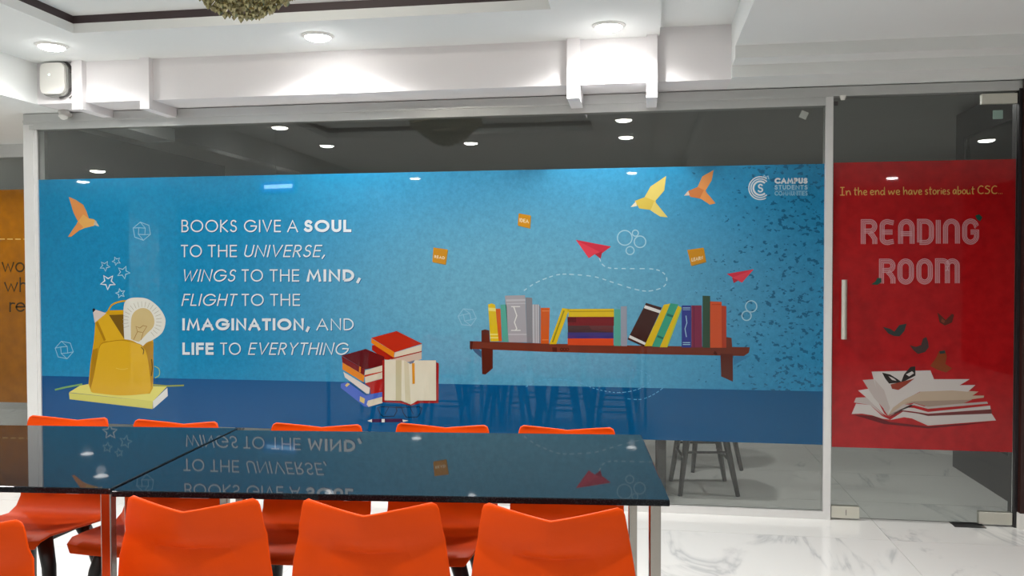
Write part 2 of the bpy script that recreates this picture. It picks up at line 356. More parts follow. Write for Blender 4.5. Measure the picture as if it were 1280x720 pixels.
# ================================================================== DOWNLIGHTS
def disc(mb, cx, cy, z, r0, r1, z2, seg=24, mi=0):
    n = len(mb.v)
    for k in range(seg):
        a = 2*PI*k/seg; mb.v += [(cx+r0*math.cos(a), cy+r0*math.sin(a), z), (cx+r1*math.cos(a), cy+r1*math.sin(a), z2)]
    for k in range(seg):
        j = (k+1) % seg; mb.f.append((n+2*k, n+2*k+1, n+2*j+1, n+2*j)); mb.mi.append(mi)
def downlight(x, y, z, label, group, power, lampmat, col=LAMP_COL, r=.076):
    t = empty('downlight', (x, y, z)); tag(t, label, 'ceiling light', group)
    m = MB(); disc(m, 0, 0, -.012, r, r+.018, -.003); disc(m, 0, 0, -.003, r+.018, r+.02, .0); disc(m, 0, 0, -.012, r, r-.002, -.004); m.build('trim_ring', M_PLASTIC, t)
    d = MB(); n = 24; rings = [(r, -.001), (r, -.008), (r*.9, -.017), (r*.65, -.025), (r*.3, -.029)]
    for rr_, zz_ in rings: d.v += [(rr_*math.cos(2*PI*k/n), rr_*math.sin(2*PI*k/n), zz_) for k in range(n)]
    for i_ in range(4): d.f += [(i_*n+k, i_*n+(k+1) % n, (i_+1)*n+(k+1) % n, (i_+1)*n+k) for k in range(n)]
    d.f += [tuple(range(n))[::-1], tuple(range(4*n, 5*n))]; d.mi = [0]*len(d.f); d.build('diffuser', lampmat, t)
    if power > 0:
        ld = bpy.data.lights.new('lamp', 'SPOT'); ld.energy = power; ld.spot_size = math.radians(160); ld.spot_blend = .7; ld.shadow_soft_size = .05; ld.color = col
        lo = bpy.data.objects.new('lamp', ld); COL.objects.link(lo); lo.parent = t; lo.location = (0, 0, -.082)
    return t
GL = 'recessed downlights over the seating area'
LBL_BEHIND = ['downlight over the left table, mirrored brightest at the top left of the glass', 'downlight mirrored in the glass above the last word of the first line of the quotation',
 'downlight mirrored in the clear glass strip above the middle of the blue film', 'downlight mirrored just below the top rail, left of the pair of ribs, upper of two', 'downlight mirrored in the clear strip below the pair of ribs, lower of two',
 'downlight mirrored at the top edge of the blue film, left of the yellow bird', 'downlight mirrored at the top edge of the blue film, above the orange notes', 'downlight mirrored in the clear strip above the printed backpack, upper of two',
 'downlight mirrored at the far left end of the clear strip', 'downlight mirrored in the red film above the handwriting', 'downlight mirrored in the dark cabinet side at the top right of the door',
 'added unseen downlight in the lower ceiling to the left of the white post', 'added unseen downlight in the lower ceiling close to the yellow partition']  # last two: lamps added out of view to brighten the yellow film
downlight(-3.58, 4.64, H1, 'round recessed downlight in the ceiling corner above the white access point', GL, LAMP_W*.42, M_LAMP)
downlight(-1.89, 4.70, H1, 'round recessed downlight in the middle of the soffit, right of the chandelier', GL, LAMP_W, M_LAMP)
downlight(-.19, 4.77, H1, 'round recessed downlight above the two ribs left of the lower ceiling', GL, LAMP_W, M_LAMP)
for x, y, z in ((-3.46, 3.05, H1), (-3.46, 1.83, H1), (-1.85, 1.75, H1), (-.17, 2.9, H1), (-.17, 1.88, H1), (-.15, -1.42, H1), (-3.4, -1.6, H1),
                (-6.0, 2.2, 2.65), (-6.9, 1.2, 2.65), (3.4, -1.5, H3), (3.3, 1.95, H3), (-6.2, 4.6, 2.65), (-5.5, 5.7, 2.65)):
    downlight(x, y, z, LBL_BEHIND.pop(0), 'downlights behind and above the camera', LAMP_W, M_LAMP)
for x, y in ((-3.3, 6.05), (-1.6, 6.05), (.1, 5.95), (1.9, 5.85), (3.7, 5.9)):  # lamps added above the sight line to light the reading room
    downlight(x, y, 2.76, 'added dim downlight in the reading room, out of view just behind the partition, '+{-3.3: 'over the backpack print', -1.6: 'over the book stack print', .1: 'over the shelf print', 1.9: 'over the glass door', 3.7: 'beyond the dark cabinet'}[x], 'added dim downlights in the reading room', INNER_W, M_INLAMP)
downlight(-6.0, 7.5, 2.76, 'dim recessed downlight behind the yellow partition', None, INNER_W*.4, M_INLAMP)

# ================================================================== CHANDELIER
_q = onwall(300, 22, 3.42)
ch = empty('chandelier', (_q[0], 3.42, 3.02)); tag(ch, 'gold crystal chandelier hanging in the dark-edged ceiling tray at the top left', 'chandelier')
M_CRYS = mat('amber_crystal', (.34, .31, .16, 1), .12, metal=.5, noise=.5, nscale=60)
M_GOLD = mat('gold_metal', (.5, .36, .12, 1), .25, metal=1)
CDZ = -(3.02-_q[1]-.27)       # hang so that the lowest crystal sits where the photo shows it
MB().tube([(0, 0, 0), (0, 0, -.02)], .10, 24).build('ceiling_rose', M_GOLD, ch)
MB().tube([(0, 0, -.02), (0, 0, CDZ)], .012, 10).build('rod', M_GOLD, ch)
cl = bpy.data.lights.new('chandelier_lamp', 'POINT'); cl.energy = 60; cl.shadow_soft_size = .06; cl.color = (1, .93, .82)
clo = bpy.data.objects.new('chandelier_lamp', cl); COL.objects.link(clo); clo.parent = ch; clo.location = (0, 0, CDZ+.12)
def crystals(cx):
    m = MB(); rnd = random.Random(3)
    for ring in range(9):
        R = .03+ring*.036; n = max(3, int(2*PI*R/.024))
        depth = .27-.20*(R/.32)**1.5
        for k in range(n):
            a = 2*PI*(k+rnd.random()*.5)/n; s = .009+rnd.random()*.006
            for q in range(3):
                px_ = R*math.cos(a)+rnd.uniform(-.008, .008); py_ = R*math.sin(a)+rnd.uniform(-.008, .008); pz = CDZ-depth+q*.038+rnd.uniform(-.012, .012)
                b = len(m.v); th = rnd.random()*PI
                m.v += [(px_, py_, pz-s*1.3), (px_, py_, pz+s*1.3)]+[(px_+s*math.cos(th+PI/2*i), py_+s*math.sin(th+PI/2*i), pz) for i in range(4)]
                for i in range(4): j = (i+1) % 4; m.f += [(b, b+2+j, b+2+i), (b+1, b+2+i, b+2+j)]; m.mi += [0, 0]
    return m
o = crystals(0).build('crystals', M_CRYS, ch); o['kind'] = 'stuff'
fr = MB()
for R, z in ((.10, -.20), (.20, -.15), (.31, -.09)):
    fr.tube([(R*math.cos(2*PI*k/24), R*math.sin(2*PI*k/24), CDZ+z) for k in range(25)], .005, 6)
for k in range(6): fr.tube([(0, 0, CDZ-.02), (.31*math.cos(k*PI/3), .31*math.sin(k*PI/3), CDZ-.09)], .004, 6)
fr.build('frame', M_GOLD, ch)

# ================================================================== FURNITURE
def chair_shell_mesh(m, hb, w, sh=.555):
    # profile (y forward, z) from seat front to back top; the sitter faces +y
    k = hb/.77
    prof = [(.235, sh-.030), (.225, sh-.010), (.185, sh+.002), (.10, sh-.004), (-.02, sh-.014), (-.09, sh-.012), (-.135, sh+.008), (-.165, sh+.05), (-.180, sh+.10),
            (-.190, hb-.205), (-.199, hb-.165), (-.206, hb-.13), (-.211, hb-.10), (-.215, hb-.07), (-.219, hb-.035), (-.221, hb-.018), (-.223, hb-.006), (-.224, hb)]
    wd = [.34, .38, .40, .415, .43, .438, .44, .44, .438, .43, .42, .408, .397, .387, .374, .368, .358, .33]
    N = 20; bm = bmesh.new(); grid = []
    for i, ((y, z), ww) in enumerate(zip(prof, wd)):
        row = []; t = i/(len(prof)-1)
        back = max(0, min(1, (z-(sh+.02))/.12)) if y < -.1 else 0
        for j in range(N+1):
            s = j/N*2-1; a = abs(s)
            x = s*ww*w/2
            seat_dish = (.012*(a**2)) if back == 0 else 0
            pz0 = z; yy = y; zz = z+seat_dish*(1 if 0 < i < 5 else .4)
            if back > 0:
                yy = y + back*(.056*a**1.3)*min(1, max(.35, (z-sh)/(hb-sh)*1.1))                       # wings come forward
                f = max(0, (z-(hb-.14))/.14); zz = z-(1-a)*.024*min(1, f*1.3)      # V dip of the top edge
                cz = pz0-(hb-.108)+.030*(1-a)                          # chevron crease
                yy += .028*math.exp(-(cz/.026)**2)*(1-a*.5)
            row.append(bm.verts.new((x, yy, zz)))
        grid.append(row)
    for i in range(len(grid)-1):
        for j in range(N): bm.faces.new((grid[i][j], grid[i][j+1], grid[i+1][j+1], grid[i+1][j]))
    bmesh.ops.recalc_face_normals(bm, faces=bm.faces[:])
    me = bpy.data.meshes.new('shell'); bm.to_mesh(me); bm.free(); me.materials.append(m)
    for p in me.polygons: p.use_smooth = True
    return me
def make_chair(name, shellmat, hb=.94, w=1.0):
    t = empty(name)
    s = link('shell', chair_shell_mesh(shellmat, hb, w), t)
    so = s.modifiers.new('solid', 'SOLIDIFY'); so.thickness = .009; so.offset = 0
    bv = s.modifiers.new('bev', 'BEVEL'); bv.width = .0035; bv.segments = 3; bv.limit_method = 'ANGLE'; bv.angle_limit = math.radians(50)
    for sx in (-1, 1):
        for (y0, y1) in ((.11, .19), (-.09, -.20)):
            MB().tube([(sx*.11, y0, .537), (sx*.145, y0*.75+y1*.25, .43), (sx*.205, y1, 0)], [.030, .026, .015], 10).build('leg', M_BLACK, t, smooth=True)
    MB().box(-.13, .13, -.12, .13, .517, .537).build('seat_mount', M_BLACK, t, bevel=.003)
    for yy in (.155, -.135): MB().tube([(-.165, yy, .25), (.165, yy, .25)], .009, 8).build('stretcher', M_BLACK, t)
    for xx in (-.163, .163): MB().tube([(xx, -.14, .29), (xx, .15, .29)], .009, 8).build('stretcher', M_BLACK, t)
    return t
proto = make_chair('dining_chair', M_ORANGE)
GC = 'orange moulded chairs round the black tables'
BK = .224
def place(x, y, rz, label, first=[True]):      # x,y = centre of the top of the backrest ; rz=0 faces +y
    if first[0]: o = proto; first[0] = False
    else: o = copy_tree(proto)
    o.location = (x+math.sin(-rz)*(BK-.056), y+math.cos(rz)*(BK-.056), 0); o.rotation_euler = (0, 0, rz); tag(o, label, 'chair', GC); return o
ZT = .94
def topc(xa, ya, xb, yb):
    a = onz(xa, ya, ZT); b = onz(xb, yb, ZT); return ((a[0]+b[0])/2, (a[1]+b[1])/2, math.atan2(b[1]-a[1], b[0]-a[0]))
for (q, lab) in ((((158, 619, 326, 623)), 'orange moulded chair seen from behind, nearest the join of the two tables'),
               (((377, 623, 549, 628)), 'orange moulded chair seen from behind, middle of the near side of the right table'),
               (((599, 628, 785, 635)), 'orange moulded chair seen from behind, beside the steel legs at the right end')):
    x, y, a = topc(*q); place(x, y, a, lab)
c = onz(17, 632, ZT)
place(c[0]-.070, c[1]-.10, -.03, 'orange moulded chair seen from behind, cut off by the left edge of the photo')
for (q, lab) in ((((30, 519, 139, 523)), 'orange chair facing us behind the left table, in front of the white post'),
               (((162, 524, 277, 528)), 'orange chair facing us behind the left table, under the printed backpack'),
               (((335, 529, 456, 531)), 'orange chair facing us behind the right table, left of the printed glasses and pen'),
               (((492, 529, 614, 532)), 'orange chair facing us behind the right table, under the printed open book'),
               (((647, 532, 770, 535)), 'orange chair facing us behind the right table, nearest its right end')):
    x, y, a = topc(*q); a = a if abs(a) < .05 else .05
    place(x, y+.005, PI+a*.5, lab)

# tables
def make_table(name, w, d, label, h=.93, th=.018, top=None, leg=None, group=None, lt=.031):
    t = empty(name); tag(t, label, 'table', group)
    MB().box(-w/2, w/2, -d/2, d/2, h-th, h).build('tabletop', top or M_GRANITE, t, bevel=.003)
    ap = MB()
    for s in (-1, 1):
        ap.box(-w/2+.03, w/2-.03, s*(d/2-.13)-.012, s*(d/2-.13)+.012, h-th-.02, h-th-.001)
        ap.box(s*(w/2-.06)-.012, s*(w/2-.06)+.012, -d/2+.12, d/2-.12, h-th-.02, h-th-.001)
    ap.build('apron', M_FRAMEBLK, t)
    for sx in (-1, 1):
        for sy in (-1, 1):
            cx = sx*(w/2-.02-lt/2); cy = sy*(d/2-.03-lt/2)
            l = MB().box(cx-lt/2, cx+lt/2, cy-lt/2, cy+lt/2, .012, h-th).build('leg', leg or M_STEEL, t, bevel=.003)
            MB().box(cx-lt/2+.002, cx+lt/2-.002, cy-lt/2+.002, cy+lt/2-.002, 0, .013).build('foot', M_CABLE, l)
    return t
def table_from(FR, FL, BR, depth, width, **k):
    fr = Vector(FR); fl = Vector(FL); br = Vector(BR)
    u = (fr-fl).normalized(); v = Vector((-u.y, u.x))
    c = fr-u*width/2+v*depth/2
    t = make_table(width and 'dining_table', width, depth, **k); t.location = (c.x, c.y, 0); t.rotation_euler = (0, 0, math.atan2(u.y, u.x)); return t
table_from(onz(837.5, 625, .93), onz(148, 613.5, .93), onz(808, 543, .93), 1.128*.775, 1.995*.775,
           label='long glossy black stone dining table with steel legs, the whole right-hand one', group=None)
tl = table_from(onz(139, 610.5, .93), onz(0, 608, .93), onz(298, 531, .93), 1.15*.775, 1.55,
           label='glossy black stone dining table running out of the left edge of the photo')

# reading room furniture (seen dimly through the film and the clear strips)
M_INTOP = mat('dark_laminate', (.02, .018, .018, 1), .3)
rt = make_table('reading_table', 1.6, .8, 'dark reading table inside the glass room, near the clear bottom strip at the right', h=.93, th=.03, top=M_INTOP, leg=M_BLACK, group='dark tables in the reading room', lt=.06)
rt.location = (-.62, 6.02, 0)
r2 = copy_tree(rt); r2.location = (-2.75, 6.5, 0); r2['label'] = 'dark reading table inside the glass room, behind the printed quotation'
rc = make_chair('reading_chair', M_INCHAIR, hb=.94)
GR = 'maroon chairs in the reading room'
spots = [(.42, 5.95, PI/2+.12, 'maroon chair in the reading room with black splayed legs showing in the clear bottom strip'),
         (.50, 6.65, PI/2+.3, 'maroon chair in the reading room, second at the right end of the nearer table'),
         (-1.10, 5.70, .1, 'maroon chair behind the blue film, below the left end of the printed shelf'),
         (-.25, 6.75, PI, 'maroon chair on the far side of the nearer reading table, right'),
         (-1.0, 6.8, PI-.1, 'maroon chair on the far side of the nearer reading table, left'),
         (-2.3, 7.2, PI, 'maroon chair on the far side of the left reading table, right'),
         (-3.1, 7.2, PI+.1, 'maroon chair on the far side of the left reading table, left'),
         (-2.4, 5.85, 0, 'maroon chair behind the printed book stack'),
         (-3.6, 5.85, -.1, 'maroon chair behind the printed backpack')]
for i, (x, y, rz, lab) in enumerate(spots):
    o = rc if i == 0 else copy_tree(rc)
    o.location = (x, y, 0); o.rotation_euler = (0, 0, rz); tag(o, lab, 'chair', GR)

# dark framed glass cabinet standing behind the door
cb = empty('display_cabinet', (2.39, 6.9, 0)); tag(cb, 'tall black framed cabinet with dark glass side, standing behind the red glass door', 'cabinet')
CL, CWd, CHt = 1.42, .45, 2.72
fm = MB()
fm.box(0, .03, -.16, 0, 0, CHt); fm.box(0, .03, -CL, -CL+.12, 0, CHt); fm.box(0, .03, -CL+.12, -.16, CHt-.20, CHt); fm.box(0, .03, -CL+.12, -.16, 0, .30)
fm.box(.03, CWd, -CL, 0, 0, .08); fm.box(.03, CWd, -CL, 0, CHt-.05, CHt); fm.box(CWd-.02, CWd, -CL, 0, .08, CHt-.05)
fm.box(.03, CWd-.02, -CL, -CL+.02, .08, CHt-.05); fm.box(.03, CWd-.02, -.02, 0, .08, CHt-.05)
fm.build('frame', M_FRAMEBLK, cb)
box('glass_side', (.010, .018, -CL+.12, -.16, .30, CHt-.20), M_GLASSDK, cb)
for z in (.75, 1.2, 1.65, 2.1): box('shelf', (.035, CWd-.022, -CL+.022, -.022, z, z+.02), M_FRAMEBLK, cb)
q = onwall(1248, 143, WY)
st = box('sticker', (q[0]-.028, q[0]+.028, GY0-.0012, GY0-.0002, q[1]-.026, q[1]+.026), mat('pale_green_paper', rgb(140, 165, 155), .6)); tag(st, 'small square pale green sticker at the top of the glass door', 'sticker')
q = onwall(1005, 143.5, WY)
s2 = MB().prism([(-.03, -.012), (.010, -.03), (.03, .012), (-.010, .03)], -.0006, .0006).build('sticker', mat('pale_paper', rgb(170, 176, 170), .6)); s2.location = (q[0], GY0-.001, q[1]); tag(s2, 'small tilted whitish sticker at the top right of the blue glazing', 'sticker')
q = onwall(1045, 129, WY)
box('edge_clip', (q[0]-.012, q[0]+.012, GY0-.006, GY0-.0005, q[1]-.012, q[1]+.012), M_CABLE); tag(bpy.data.objects['edge_clip'], 'tiny black clip in the top left corner of the glass door', 'clip')

# ================================================================== ACCESS POINT, SENSOR
q = onwall(69.5, 100, FACE-.03)
ap = empty('access_point', (q[0], FACE, q[1])); tag(ap, 'white rounded square wireless access point with a green light in the ceiling corner', 'access point')
def rrect(w, h, r, n=6):
    pts = []
    for cx, cz, a0 in ((w/2-r, h/2-r, 0), (-w/2+r, h/2-r, PI/2), (-w/2+r, -h/2+r, PI), (w/2-r, -h/2+r, 1.5*PI)):
        for k in range(n+1): a = a0+PI/2*k/n; pts.append((cx+r*math.cos(a), cz+r*math.sin(a)))
    return pts
MB().prism(rrect(.190, .215, .045), -.035, -.001).build('back_rim', M_GREYRIM, ap)
MB().prism([(x-.006, z+.006) for x, z in rrect(.180, .205, .043)], -.058, -.035).build('housing', M_PLASTIC, ap, bevel=.003)
MB().prism([(.005*math.cos(k*PI/4)-.025, .005*math.sin(k*PI/4)+.03) for k in range(8)], -.060, -.0575).build('status_light', emis('green_led', (.5, 1, .75, 1), 4), ap)
cbm = MB()
cbm.tube([(.0+.125*math.cos(a), -.02, .01+.128*math.sin(a)) for a in [1.9-3.3*k/20 for k in range(21)]], .008, 6)
cbm.tube([(.018+.125*math.cos(a), -.015, -.02+.12*math.sin(a)) for a in [1.4-2.4*k/20 for k in range(21)]], .003, 6)
cbm.tube([(.02+.13*math.cos(a), -.012, -.03+.10*math.sin(a)) for a in [1.0-2.0*k/20 for k in range(21)]], .003, 6)
cbm.build('cable', M_CABLE, ap)
q = onwall(82, 145, WY-.05)
sn = empty('motion_sensor', (q[0], WY-.02, q[1])); tag(sn, 'small white motion sensor on the top rail below the access point', 'sensor')
MB().tube([(0, -.06, -.026), (0, -.055, -.01), (0, -.045, .012), (0, -.03, .024)], [.014, .032, .040, .034], 14).build('housing', M_PLASTIC, sn, smooth=True)
MB().box(-.02, .02, -.04, .008, .0, .02).build('bracket', M_PLASTIC, sn)

# ================================================================== BEHIND THE CAMERA (only seen mirrored in glass)
pc = struct(box('wall_column', (-6.95, -6.50, -.25, .2, 0, 2.66), M_MOSAIC))
tv = empty('hanging_screen', (-4.55, .7, 2.68), .25); tag(tv, 'lit blue screen hanging from the ceiling behind the camera, seen only as a reflection', 'screen')
MB().box(-.28, .28, -.03, .02, -.19, .19).build('case', M_FRAMEBLK, tv)
MB().box(-.26, .26, .02, .022, -.17, .17).build('display', emis('screen_blue', (.03, .10, .6, 1), 4.0), tv)
MB().box(-.24, .20, .022, .024, .02, .06).box(-.20, .24, .022, .024, -.12, -.07).build('display_lines', emis('screen_white', (.35, .6, 1, 1), 11), tv)
MB().box(-.02, .02, -.02, .0, .19, .24).build('bracket', M_FRAMEBLK, tv)
# ================================================================== MURALS
# each printed piece is a flat cut lying on the film; PQ converts a point measured on the photograph into metres on the film plane
FILMY = WY+.0074                              # blue and red film on the front of the glass
LAYER = .00005
def dedupe(P, eps=1e-6):
    o = [P[0]]
    for p in P[1:]:
        if (p-o[-1]).length > eps: o.append(p)
    return o
class Print:
    def __init__(s, Y, base=0): s.Y = Y; s.k = base; s.v = []; s.f = []; s.mi = []; s.m = []
    def mid(s, m):
        if m not in s.m: s.m.append(m)
        return s.m.index(m)
    def y(s): return s.Y-.0003-s.k*LAYER
    def poly_w(s, pts, m):
        n = len(s.v); y = s.y(); s.v += [(x, y, z) for x, z in pts]; s.f.append(tuple(range(n, n+len(pts)))); s.mi.append(s.mid(m)); s.k += .12
    def poly(s, pts, m): s.poly_w([onwall(px, py, s.Y) for px, py in pts], m); s.k += .88
    def ribbon_w(s, pts, w, m, closed=False):      # mitred strip of width w (metres)
        pts = dedupe([Vector(p) for p in pts]); n = len(pts)
        if n < 2: return
        L = []; 
        for i in range(n):
            a = pts[i-1] if (i > 0 or closed) else None; b = pts[(i+1) % n] if (i < n-1 or closed) else None
            d1 = (pts[i]-a).normalized() if a is not None else None; d2 = (b-pts[i]).normalized() if b is not None else None
            if d1 is None: d1 = d2
            if d2 is None: d2 = d1
            t = (d1+d2); t = t.normalized() if t.length > 1e-4 else d2
            nn = Vector((-t.y, t.x)); c = max(.72, nn.dot(Vector((-d2.y, d2.x)))); L.append((pts[i]+nn*w/2/c, pts[i]-nn*w/2/c))
        b0 = len(s.v); y = s.y()
        for p, q in L: s.v += [(p.x, y, p.y), (q.x, y, q.y)]
        for i in range(n if closed else n-1):
            j = (i+1) % n; s.f.append((b0+2*i, b0+2*i+1, b0+2*j+1, b0+2*j)); s.mi.append(s.mid(m))
        s.k += .01
    def line(s, pts, wpx, m, closed=False):
        s.ribbon_w([onwall(px, py, s.Y) for px, py in pts], wpx*s.Y/F_PX, m, closed)
    def dashed(s, pts, wpx, m, on=3.4, off=2.6):
        # smooth the path then cut it in dashes
        P = smooth(pts); acc = 0; cur = [P[0]]; on_ = True
        for a, b in zip(P, P[1:]):
            d = math.hypot(b[0]-a[0], b[1]-a[1])
            acc += d
            if on_: cur.append(b)
            if acc > (on if on_ else off):
                if on_ and len(cur) > 1: s.line(cur, wpx, m)
                on_ = not on_; acc = 0; cur = [b]
    def circle(s, cx, cy, r, wpx, m): s.line([(cx+r*math.cos(2*PI*k/28), cy+r*math.sin(2*PI*k/28)) for k in range(28)], wpx, m, True)
    def build(s, name, parent, label=None):
        me = bpy.data.meshes.new(name); me.from_pydata(s.v, [], s.f)
        for m in s.m: me.materials.append(m)
        me.polygons.foreach_set('material_index', s.mi)
        o = link(name, me, parent)
        if label: o['label'] = label
        return o
def smooth(pts, n=10):
    out = []; P = [pts[0]]+list(pts)+[pts[-1]]
    for i in range(1, len(P)-2):
        p0, p1, p2, p3 = P[i-1:i+3]
        for k in range(n):
            t = k/n
            out.append(tuple(.5*((2*p1[j])+(-p0[j]+p2[j])*t+(2*p0[j]-5*p1[j]+4*p2[j]-p3[j])*t*t+(-p0[j]+3*p1[j]-3*p2[j]+p3[j])*t**3) for j in (0, 1)))
    out.append(pts[-1]); return out
def X4(pts, ox, oy, s): return [(ox+x/s, oy+y/s) for x, y in pts]

# stroke alphabet: cap height 1, widths in units, geometric sans
def arc(cx, cy, rx, ry, a0, a1, n=14): return [(cx+rx*math.cos(math.radians(a0+(a1-a0)*k/n)), cy+ry*math.sin(math.radians(a0+(a1-a0)*k/n))) for k in range(n+1)]
G = {
 'A': (.80, [[(0, 0), (.40, 1), (.80, 0)], [(.15, .34), (.65, .34)]]),
 'B': (.50, [[(0, 0), (0, 1), (.24, 1)]+arc(.24, .765, .22, .235, 90, -90)+[(0, .53)], [(.24, .53)]+arc(.24, .265, .27, .265, 90, -90)+[(0, 0)]]),
 'C': (.82, [arc(.5, .5, .5, .5, 48, 312, 24)]),
 'D': (.66, [[(0, 0), (0, 1), (.18, 1)]+arc(.18, .5, .49, .5, 90, -90, 20)+[(0, 0)]]),
 'E': (.46, [[(.46, 1), (0, 1), (0, 0), (.46, 0)], [(0, .53), (.43, .53)]]),
 'F': (.44, [[(.44, 1), (0, 1), (0, 0)], [(0, .53), (.41, .53)]]),
 'G': (.98, [arc(.5, .5, .5, .5, 42, 360, 28)+[(.56, .5)]]),
 'H': (.64, [[(0, 0), (0, 1)], [(.64, 0), (.64, 1)], [(0, .53), (.64, .53)]]),
 'I': (.0, [[(0, 0), (0, 1)]]),
 'K': (.58, [[(0, 0), (0, 1)], [(.53, 1), (.02, .52), (.58, 0)]]),
 'L': (.42, [[(0, 1), (0, 0), (.42, 0)]]),
 'M': (.90, [[(0, 0), (.14, 1), (.45, .18), (.76, 1), (.90, 0)]]),
 'N': (.68, [[(0, 0), (0, 1), (.68, 0), (.68, 1)]]),
 'O': (1.0, [arc(.5, .5, .5, .5, 90, 450, 32)]),
 'P': (.48, [[(0, 0), (0, 1), (.22, 1)]+arc(.22, .735, .26, .265, 90, -90)+[(0, .47)]]),
 'R': (.52, [[(0, 0), (0, 1), (.22, 1)]+arc(.22, .745, .26, .255, 90, -90)+[(0, .49)], [(.20, .49), (.52, 0)]]),
 'S': (.48, [arc(.25, .76, .21, .24, 35, 270, 14)[:-1]+arc(.23, .26, .25, .26, 90, -150, 16)]),
 'T': (.52, [[(.26, 0), (.26, 1)], [(0, 1), (.52, 1)]]),
 'U': (.58, [[(0, 1), (0, .30)]+arc(.29, .30, .29, .30, 180, 360, 14)+[(.58, 1)]]),
 'V': (.70, [[(0, 1), (.35, 0), (.70, 1)]]),
 'W': (1.06, [[(0, 1), (.27, 0), (.53, .9), (.79, 0), (1.06, 1)]]),
 'Y': (.60, [[(0, 1), (.30, .50), (.60, 1)], [(.30, .50), (.30, 0)]]),
 ',': (.10, [[(.10, .10), (0, -.16)]]), '.': (.02, [[(0, 0), (0, .05)]]),
 'w': (.86, [[(0, .62), (.22, 0), (.43, .56), (.64, 0), (.86, .62)]]),
 'o': (.62, [arc(.31, .31, .31, .31, 90, 450, 24)]),
 'h': (.42, [[(0, 0), (0, 1)], [(0, .36)]+arc(.21, .40, .21, .22, 180, 0, 12)+[(.42, 0)]]),
 'r': (.24, [[(0, 0), (0, .62)], [(0, .36)]+arc(.20, .40, .20, .21, 170, 65, 8)]),
 'e': (.58, [[(.0, .33), (.57, .33)]+arc(.29, .31, .29, .31, 4, 318, 20)]),
}
def word(pr, txt, x0, x1, yb, yt, wpx, m, italic=0, gap=.20, slope=0):
    # pixel box of the word ; widths are scaled to fit between x0 and x1
    h = yb-yt; tot = sum(G[c][0] for c in txt); bold = wpx/h
    g = gap+bold*.8; adv = tot+g*(len(txt)-1); k = (x1-x0-wpx-italic*h*.2)/(adv) ; x = x0+wpx/2
    for c in txt:
        w, st = G[c]
        for s_ in st:
            pts = [Vector((x+px*k+italic*py*h, yb-wpx/2-py*(h-wpx)-slope*(x+px*k-x0))) for px, py in s_]
            pts = dedupe(pts, .01)
            if (pts[0]-pts[-1]).length > .2:
                a_, b_ = (pts[0]-pts[1]).normalized(), (pts[-1]-pts[-2]).normalized()
                pts[0] = pts[0]+a_*wpx*.5; pts[-1] = pts[-1]+b_*wpx*.5
            pr.line(pts, wpx, m)
            pr.k += .002
        x += (w+g)*k

SH = ink(24, 92, 140)
# ---------------- blue mural
def film(name, x0, x1, y, m, label, cat, z0=.458, z1=2.183):
    o = box(name, (x0, x1, y, y+.0004, z0, z1), m); tag(o, label, cat); return o
blue = film('window_mural', XL+.001, XD0-.001, FILMY, M_BLUE, 'wide printed blue film across the glass partition with a quotation, birds, books and a shelf', 'mural')
INKW = ink(222, 232, 236); PALE = ink(165, 208, 226); PALE2 = ink(140, 192, 218)
OX, OY, SC = 200, 250, 3.4286
quote = [
 (85, 138, [('BOOKS', 92, 330, 0, 0), ('GIVE', 360, 518, 0, 0), ('A', 545, 592, 0, 0), ('SOUL', 617, 820, 1, 0)]),
 (192, 245, [('TO', 90, 180, 0, 0), ('THE', 205, 330, 0, 0), ('UNIVERSE,', 358, 708, 0, 1)]),
 (297, 350, [('WINGS', 92, 322, 0, 1), ('TO', 350, 442, 0, 0), ('THE', 470, 597, 0, 0), ('MIND,', 628, 860, 1, 0)]),
 (402, 454, [('FLIGHT', 92, 325, 0, 1), ('TO', 350, 445, 0, 0), ('THE', 472, 600, 0, 0)]),
 (507, 559, [('IMAGINATION,', 95, 642, 1, 0), ('AND', 670, 830, 0, 0)]),
 (611, 664, [('LIFE', 95, 230, 1, 0), ('TO', 258, 347, 0, 0), ('EVERYTHING.', 377, 822, 0, 1)])]
for yt, yb, ws in quote:
    for txt, x0, x1, bold, it in ws:
        p = Print(FILMY)
        for dx, dy, m in ((.75, .85, SH), (0, 0, INKW)):
            word(p, txt, OX+x0/SC+dx, OX+x1/SC+dx, OY+yb/SC+dy, OY+yt/SC+dy, 3.7 if bold else 1.75, m, .2 if it else 0)
            p.k += 2
        p.build('printed_word', blue)

OR1, OR2, OR3 = ink(226, 150, 84), ink(232, 176, 96), ink(205, 125, 70)
def bird(parts, label):
    p = Print(FILMY)
    for pts, m in parts: p.poly(pts, m)
    p.build('printed_bird', blue, label)
bird([([(86, 246), (95, 250), (104, 256), (108, 264), (111, 273), (104, 279), (97, 276), (92, 266)], OR1), ([(111, 273), (117, 274), (121, 277), (118, 282), (106, 285), (97, 289), (96, 279), (104, 268)], OR2),
      ([(98, 277), (104, 284), (89, 296), (85, 296), (91, 287)], OR1), ([(119, 275), (124, 283), (117, 281)], ink(200, 190, 170))], 'orange paper bird on the left')
YE1, YE2 = ink(226, 206, 112), ink(214, 190, 84)
bird([(X4([(455, 103), (418, 128), (388, 148), (362, 195), (402, 218), (447, 165)], 700, 190, 3.43), YE1), (X4([(320, 210), (365, 193), (412, 212), (402, 250), (340, 242)], 700, 190, 3.43), YE2),
      (X4([(405, 210), (462, 280), (430, 277), (388, 250)], 700, 190, 3.43), YE1), (X4([(303, 236), (325, 212), (330, 232)], 700, 190, 3.43), ink(230, 220, 190))], 'yellow paper bird')
